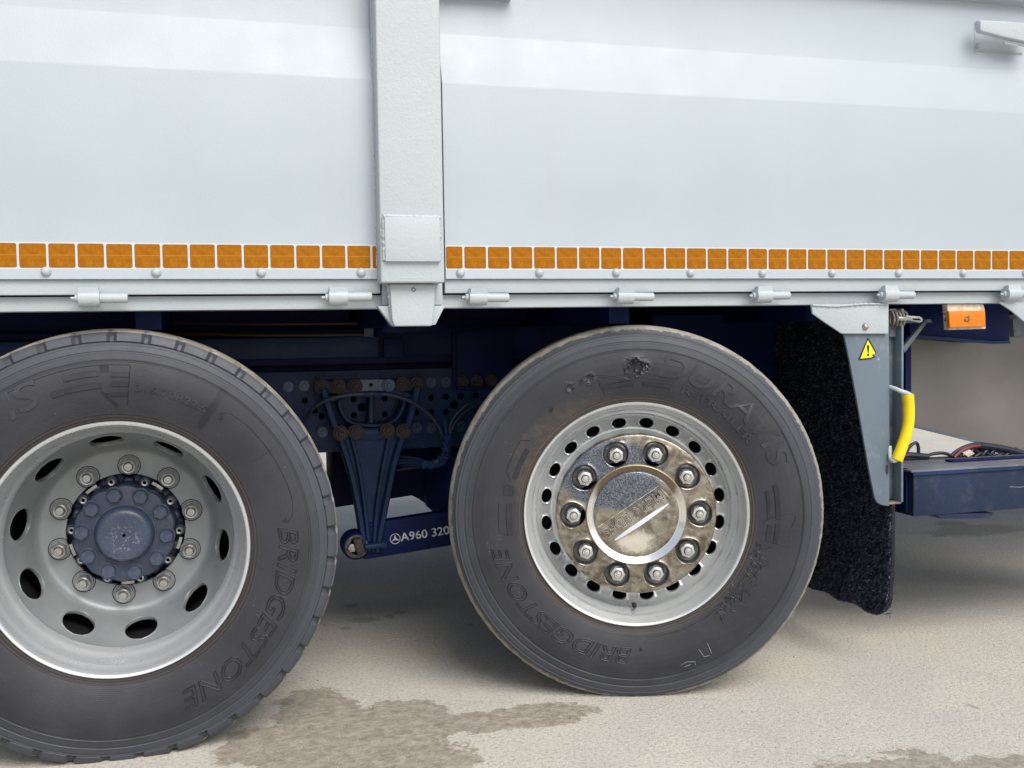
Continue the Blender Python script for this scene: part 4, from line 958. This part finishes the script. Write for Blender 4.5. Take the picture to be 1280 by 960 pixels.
# dark suspension beam, axles and mudguards behind
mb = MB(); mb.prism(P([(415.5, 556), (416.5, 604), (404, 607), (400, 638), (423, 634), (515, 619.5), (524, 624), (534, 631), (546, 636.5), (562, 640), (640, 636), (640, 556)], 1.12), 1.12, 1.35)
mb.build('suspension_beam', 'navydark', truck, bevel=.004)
mb = MB(); mb.tube([(-1.35, .35, .502), (-1.35, 2.2, .502)], .075, 20); mb.build('axle', 'navydark', truck); mb = MB(); mb.tube([(0, .25, .502), (0, 2.3, .502)], .07, 20)
ax = mb.build('axle', 'navydark', truck)
mb = MB().lathe([(.0, -.2), (.14, -.18), (.2, -.08), (.21, .05), (.15, .18), (.0, .2)], 32); mb.build('differential', 'navydark', ax, loc=(-1.35, 1.25, .502), rot=(math.pi/2, 0, 0))
for x_ in (-1.62, -1.05, -.3, .28):
    mb2 = MB().lathe([(.0, -.12), (.10, -.12), (.13, -.09), (.135, .0), (.12, .05), (.08, .1), (.0, .1)], 28); mb2.xform(Matrix.Translation((x_, .92, .50)) @ Matrix.Rotation(math.pi/2, 4, 'X')); mb2.build('air_spring', 'navydark', ax)

# ---------------- mud flap of coarse fibre behind the capped wheel
XF = .785
zbn = at(1104, 778, .03).z; zc = at(1111, 752, .03).z
def flap_x(y, z): return XF-.020*max(0, (z-.45))**2*4-.012*math.sin(max(0, .3-z)*6)-.02*max(0, .28-z)
zl = .160
cols = 26; rows = 40; Y0, Y1 = .028, .86
def zbot(y):
    return .142+.040*max(0, (.028+.045-y)/.045)**2.2+.004*math.sin(y*40)
mb = MB(); vs = []; fs = []
for s_ in (0, .012):
    for j in range(rows+1):
        for i in range(cols+1):
            t = i/cols; y = Y0+(Y1-Y0)*t**1.4; z = zbot(y)+(1.062-zbot(y))*j/rows; vs.append((flap_x(y, z)+s_, y, z))
n_ = (rows+1)*(cols+1)
for b_ in (0, n_):
    for j in range(rows):
        for i in range(cols): a_ = b_+j*(cols+1)+i; fs.append((a_, a_+1, a_+cols+2, a_+cols+1))
for j in range(rows):
    for i in (0, cols): a_ = j*(cols+1)+i; fs.append((a_, a_+cols+1, a_+cols+1+n_, a_+n_))
for i in range(cols): fs.append((i, i+1, i+1+n_, i+n_))
fl_ = mb.add(vs, fs).build('mud_flap', 'flap', truck); fl_['label'] = 'black coarse-fibred spray flap behind the capped wheel'
rg = np.random.default_rng(4); NB = 52000; vs = []; fs = []
ys = Y0+(Y1-Y0)*rg.random(NB)**1.1; tz = rg.random(NB)
for k in range(NB):
    y = ys[k]; zb2 = zbot(y); z = zb2+(1.05-zb2)*tz[k]**1.25; y = max(y, Y0+.003)
    if k < 2200: z = zb2+rg.random()*.006; 
    edge = k >= NB-150
    if edge: y = Y0-.001+rg.random()*.004
    x = flap_x(y, z)-.001+(rg.random()*.012 if edge else 0)
    L = .005+rg.random()*.006; dx = -(.35+rg.random()*.8); dy = rg.normal()*.55-(.15 if edge else .1); dz = rg.normal()*.5-.55
    if k < 2200: dx = -(rg.random()*.5); dz = -1.0; L *= .8
    dd = Vector((dx, dy, dz)).normalized()*L; b_ = Vector((x, y, z)); sd_ = Vector((rg.normal(), rg.normal(), rg.normal())); sd_ = (sd_-dd*(sd_.dot(dd)/dd.length_squared)).normalized()*.0018
    s2 = dd.cross(sd_).normalized()*.0018; o_ = len(vs)
    vs += [b_+sd_, b_-sd_*.5+s2, b_-sd_*.5-s2, b_+dd]; fs += [(o_, o_+1, o_+3), (o_+1, o_+2, o_+3), (o_+2, o_, o_+3)]
me = bpy.data.meshes.new('fibre'); me.from_pydata([tuple(v) for v in vs], [], fs); me.materials.append(MT['fibre']); me.materials.append(MT['fibre2']); me.polygons.foreach_set('material_index', [1 if (i//3) % 7 == 0 else 0 for i in range(len(fs))])
o = link('fibre', me, fl_); o['kind'] = 'stuff'
# dark mudguard over the wheel
mb = MB(); mb.extx([(.10, .99), (.62, .99), (.62, 1.045), (.10, 1.045)], -.62, .76, n=1); 
MB().box(.30, .755, .64, .68, .62, 1.05).build('inner_guard', 'navydark', truck)

# ---------------- guard plate, channel, sticker, handle
YG2 = -.020
hang = MB().prism(P([(1014.5, 380.5), (1016, 392), (1030, 402), (1052.5, 417), (1110.5, 417), (1111, 379.5)], YG2-.012), YG2-.012, YG2-.004).build('hanger_plate', 'trim', truck, bevel=.0015)
bead('weld_bead', [tuple(at(1016, 381.5, YG2-.014)), tuple(at(1045, 383, YG2-.014)), tuple(at(1080, 380, YG2-.014)), tuple(at(1110, 380, YG2-.014))], .0028, hang, seed=6, amp=1.0)
c = at(1081.5, 408.5, YG2-.012); MB().lathe([(0, -.009), (.005, -.008), (.009, -.0035), (.011, .0)], 18).build('rivet', 'nut', hang, loc=(c.x, YG2-.012, c.z))
gp = MB().prism(P([(1052, 400), (1055, 417.5), (1062, 450), (1074, 515), (1086, 585), (1091.5, 612), (1093.5, 622), (1097, 628.5), (1103, 631.5), (1111.5, 632.5), (1112, 560), (1111.5, 480), (1111.2, 400)], YG2), YG2, YG2+.008).build('guard_plate', 'plate', truck, bevel=.0012)
# channel beside it: back web, outer lip
xa, xb = at(1111.5, 500, YG2).x, at(1127.5, 500, YG2+.03).x
zt2, zb2 = at(1120, 386, YG2).z, at(1120, 631, YG2).z
mb = MB(); mb.box(xa-.012, xb, YG2+.045, YG2+.051, zb2+.01, zt2); mb.build('channel_web', 'channel', gp)
xo = at(1130.5, 500, YG2+.0).x
mb = MB(); mb.box(xo-.007, xo, YG2+.004, YG2+.052, zb2+.006, zt2); mb.build('channel_lip', 'plate', gp, bevel=.0012)
mb = MB(); mb.box(xa-.010, xo-.001, YG2+.010, YG2+.050, zb2, zb2+.006); mb.build('channel_foot', 'ruststeel', gp, bevel=.001)
mb = MB(); mb.prism(P([(1112, 386), (1127, 386), (1127, 421), (1112, 421)], YG2+.03), YG2+.030, YG2+.038); mb.build('spring_seat', 'channel', gp, bevel=.0015)
mb = MB(); mb.prism(P([(1120, 425), (1127, 425), (1127, 470), (1122, 480), (1124, 520), (1120, 560), (1119, 500), (1121, 470)], YG2+.038), YG2+.038, YG2+.043); mb.prism(P([(1119, 600), (1127, 598), (1127, 622), (1118, 623)], YG2+.038), YG2+.036, YG2+.043); mb.build('grime_ridge', 'ruststeel', gp)
A_ = at(1112, 398, YG2+.012); B_ = at(1131, 398.5, YG2+.012); pts = []
for i in range(90):
    t = i/89; a = t*2*math.pi*4.5; p_ = A_.lerp(B_, t); pts.append((p_.x, p_.y+.014*math.cos(a), p_.z+.021*math.sin(a)))
mb = MB(); mb.tube(pts, .0032, 7); mb.build('spring', 'ruststeel', gp)
A_ = at(1122, 398, YG2+.0); B_ = at(1153, 399.5, YG2-.0); mb = MB(); mb.tube([A_, A_.lerp(B_, .35)], .007, 10)
p1 = P([(1133, 394.5), (1150, 395.5), (1153.5, 398), (1153.5, 402), (1150, 403.5), (1133, 400)], YG2-.004); mb.prism(p1, YG2-.004, YG2+.006); mb.build('spring_bolt', 'nut', gp, bevel=.001)
mb = MB(); mb.prism(P([(1141, 397.7), (1150, 398.4), (1150, 400.6), (1141, 399.6)], YG2-.0048), YG2-.0052, YG2-.0044); mb.build('bolt_slot', 'black', gp)
# warning triangle with a torn corner
def flat(name, pts, Y, mat, parent): return MB().prism(P(pts, Y), Y-.0003, Y+.0004).build(name, mat, parent)
stk = flat('warning_sticker', [(1084.6, 422.5), (1086, 423), (1096, 441.5), (1091.5, 443), (1094, 446.5), (1088, 449), (1073.5, 450.3), (1073, 448.6)], YG2-.0006, 'print', gp)
flat('sticker_face', [(1084.8, 425.2), (1094.2, 441.8), (1089.8, 443.5), (1091.5, 446.0), (1087, 447.2), (1075.6, 448.2)], YG2-.0014, 'sticker', stk)
flat('exclamation_mark', [(1083.9, 431.5), (1086.1, 431.4), (1086.4, 434), (1085.9, 440.8), (1084.7, 440.9), (1083.8, 434)], YG2-.0022, 'print', stk)
flat('exclamation_dot', [(1084.5, 442.1), (1086, 442), (1086.6, 443.4), (1086, 444.9), (1084.6, 445), (1083.9, 443.6)], YG2-.0022, 'print', stk)
# chips in the plate paint
for (x_, y_) in ((1098, 449), (1108.6, 588)):
    flat('paint_chip', [(x_-1, y_-.6), (x_+.6, y_-1), (x_+1, y_+.7), (x_-.4, y_+1.1)] if y_ < 500 else [(1107.5, 583), (1110, 581), (1110.6, 590), (1109, 594), (1107.6, 590)], YG2-.0012, 'tape' if y_ < 500 else 'rust', gp)
# yellow-sleeved handle
HY = -.045
hd = MB(); hd.tube([at(1112, 484, -.015), at(1118, 485.5, -.030), at(1126, 489, HY), at(1134, 491.5, HY), at(1138.5, 494.5, HY)], .0065, 10, smooth=4)
hd = hd.build('handle', 'trim', gp); hr = MB(); hr.tube([at(1122, 574, HY), at(1117, 576, HY), at(1113, 572, -.03), at(1112, 558, -.015)], .0065, 10, smooth=4)
hr.build('handle_rod', 'trim', hd)
mb = MB(); mb.tube([at(1135, 493, HY), at(1136.0, 510, HY), at(1135.5, 528, HY), at(1132, 545, HY), at(1126, 562, HY), at(1121, 575.5, HY)], .0162, 20, smooth=5)
mb.build('handle_sleeve', 'yellow', hd, ang=40)

# ---------------- amber side marker
YM = .01
mk = MB().prism(P([(1184, 380), (1229.5, 380), (1231.5, 389), (1232.5, 411), (1186, 412.5), (1184.5, 389)], YM), YM, YM+.022).build('side_marker', 'cream', truck, bevel=.002)
MB().prism(P([(1185.5, 388.8), (1231.3, 388.2), (1232, 408.4), (1187, 409.8)], YM-.012), YM-.014, YM-.0005).build('marker_lens', 'lens', mk, bevel=.003, seg=3)
mb = MB(); rnd = random.Random(2); pp = []
for k in range(14): pp.append(at(1209+4.2*math.cos(k*1.9)*rnd.uniform(.5, 1), 399+5*math.sin(k*1.6)*rnd.uniform(.5, 1), YM-.0145))
mb.tube(pp, .0009, 5, smooth=4); mb.build('lens_moulding', 'amber_dark', mk)
MB().prism(P([(1183, 385), (1178, 390), (1183, 394), (1181, 401), (1185, 404), (1186, 385)], YM+.01), YM+.008, YM+.014).build('marker_bracket', 'ruststeel', mk)
# white gusset at the right end
MB().prism(P([(1249, 378), (1264, 388), (1290, 410), (1330, 410), (1330, 377)], YG2-.012), YG2-.012, YG2-.004).build('hanger_plate', 'trim', truck, bevel=.0015)
# ---------------- dark box under the body, strut, hopper sheet
bx = MB(); bx.prism(P([(1137, 380), (1262, 380), (1262, 428), (1240, 428.5), (1137, 419)], .16), .16, .34); bx.build('underbody_box', 'navydark', truck, bevel=.003)
mb = MB(); mb.prism(P([(1137, 418), (1240, 426.5), (1262, 426), (1262, 429.5), (1240, 430), (1137, 421.5)], .15), .146, .158); mb.build('box_edge', 'navy', truck)
mb = MB(); mb.prism(P([(1129, 434), (1157, 400), (1160, 402), (1131, 441)], .10), .10, .115); mb.prism(P([(1135, 400), (1166, 399), (1168, 403), (1135, 404)], .11), .118, .13); mb.build('strut', 'channel', truck, bevel=.001)
mb = MB(); mb.prism(P([(1132, 380), (1139, 380), (1139, 530), (1132, 530)], .20), .20, .23); mb.build('dark_gap_strip', 'navydark', truck)  # dark strip filling the gap between channel and sheet
YT = .36
mb = MB(); mb.prism(P([(1137.5, 400), (1137.5, 531), (1141, 533.5), (1288, 569.5), (1420, 600), (1420, 385)], YT), YT, YT+.03); tk = mb.build('side_sheet', 'tank', truck, bevel=.004, seg=3)
MB().prism(P([(1137.5, 528), (1141, 530.5), (1288, 566.5), (1420, 597), (1420, 600), (1288, 570), (1141, 534), (1137.5, 531.5)], YT-.004), YT-.004, YT-.0005).build('sheet_hem', 'channel', tk)
MB().prism(P([(1266, 398), (1290, 398), (1290, 420), (1268, 421)], YT-.02), YT-.02, YT-.001).build('tank_bracket', 'channel', tk)
# ---------------- battery box
YX = .08
def zx(px, py): return at(px, py, YX)
ztop, zbot_ = zx(1200, 585.5).z, zx(1200, 641.5).z; xl = zx(1142, 610).x
bb = MB(); bb.box(xl, 2.2, YX, YX+.24, zbot_, ztop-.004); bb = bb.build('battery_box', 'navybox', truck, bevel=.003)
mb = MB(); mb.box(xl-.012, 2.2, YX-.006, YX+.25, ztop-.003, ztop+.003); mb.build('box_lid', 'boxtop', bb, bevel=.0012)
mb = MB(); mb.box(xl-.006, 2.2, YX-.0062, YX-.001, ztop-.013, ztop-.0035); mb.build('lid_lip', 'navy', bb)
mb = MB(); mb.prism(P([(1210, 575.8), (1213, 575), (1330, 581), (1330, 583.5)], YX+.06), YX+.06, YX+.10); mb.xform(Matrix.Identity(4)); 
z_ = ztop+.0035; mb = MB(); mb.box(zx(1208, 578).x+.03, 2.2, YX+.10, YX+.135, z_, z_+.006); mb.build('lid_strip', 'navydark', bb, bevel=.001)
a_ = P([(1170, 641.8), (1176, 648.4), (1236, 648), (1243.5, 641.4)], YX+.004); MB().prism(a_, YX+.004, YX+.14).build('box_foot', 'navybox', bb, bevel=.002)
MB().prism(P([(1131, 585), (1141.5, 587), (1141.5, 641.5), (1131, 640)], YX+.03), YX+.025, YX+.23).build('box_end', 'navydark', bb, bevel=.002)
mb = MB(); mb.tube([zx(1262, 608.5)-Vector((0, .0008, 0)), zx(1275, 609)-Vector((0, .0008, 0)), zx(1290, 607)-Vector((0, .0008, 0))], .0008, 4); mb.build('scratch', 'chalk', bb)
YC = YX+.20
line('cable', [(1131, 570, YC), (1136, 560, YC), (1142, 554.5, YC), (1146, 554, YC), (1148, 560, YC), (1148, 570, YC)], .0055, 'hose')
line('cable', [(1120, 572, YC), (1135, 569, YC), (1150, 570, YC), (1160, 571, YC)], .010, 'hose')
line('cable', [(1158, 570, YC), (1168, 567, YC), (1180, 566.5, YC), (1190, 570, YC)], .0055, 'hose')
line('cable', [(1188, 570, YC), (1198, 562, YC), (1212, 556, YC), (1226, 554.5, YC), (1240, 557, YC)], .0050, 'hose')
line('red_cable', [(1192, 572, YC), (1202, 563, YC), (1214, 558.5, YC), (1228, 557, YC), (1234, 557, YC)], .0085, 'redhose')
rnd = random.Random(4)
for k in range(9):
    x0 = 1200+k*9; line('cable', [(x0, 571, YC), (x0+6, 565+rnd.uniform(-3, 3), YC), (x0+15, 563+rnd.uniform(-3, 3), YC+.01), (x0+26, 567+rnd.uniform(-2, 4), YC), (x0+34, 574, YC)], .005, 'hose')
line('cable', [(1225, 557, YC), (1250, 560, YC), (1280, 567, YC), (1310, 573, YC)], .011, 'hose')
MB().prism(P([(1203, 566), (1212, 562), (1218, 567), (1210, 571)], YC-.01), YC-.012, YC-.004).build('cable_tag', 'cream', bb)
MB().prism(P([(1216, 561), (1242, 560), (1246, 571), (1214, 571)], YC+.02), YC+.02, YC+.05).build('terminal_block', 'hose', bb, bevel=.002)
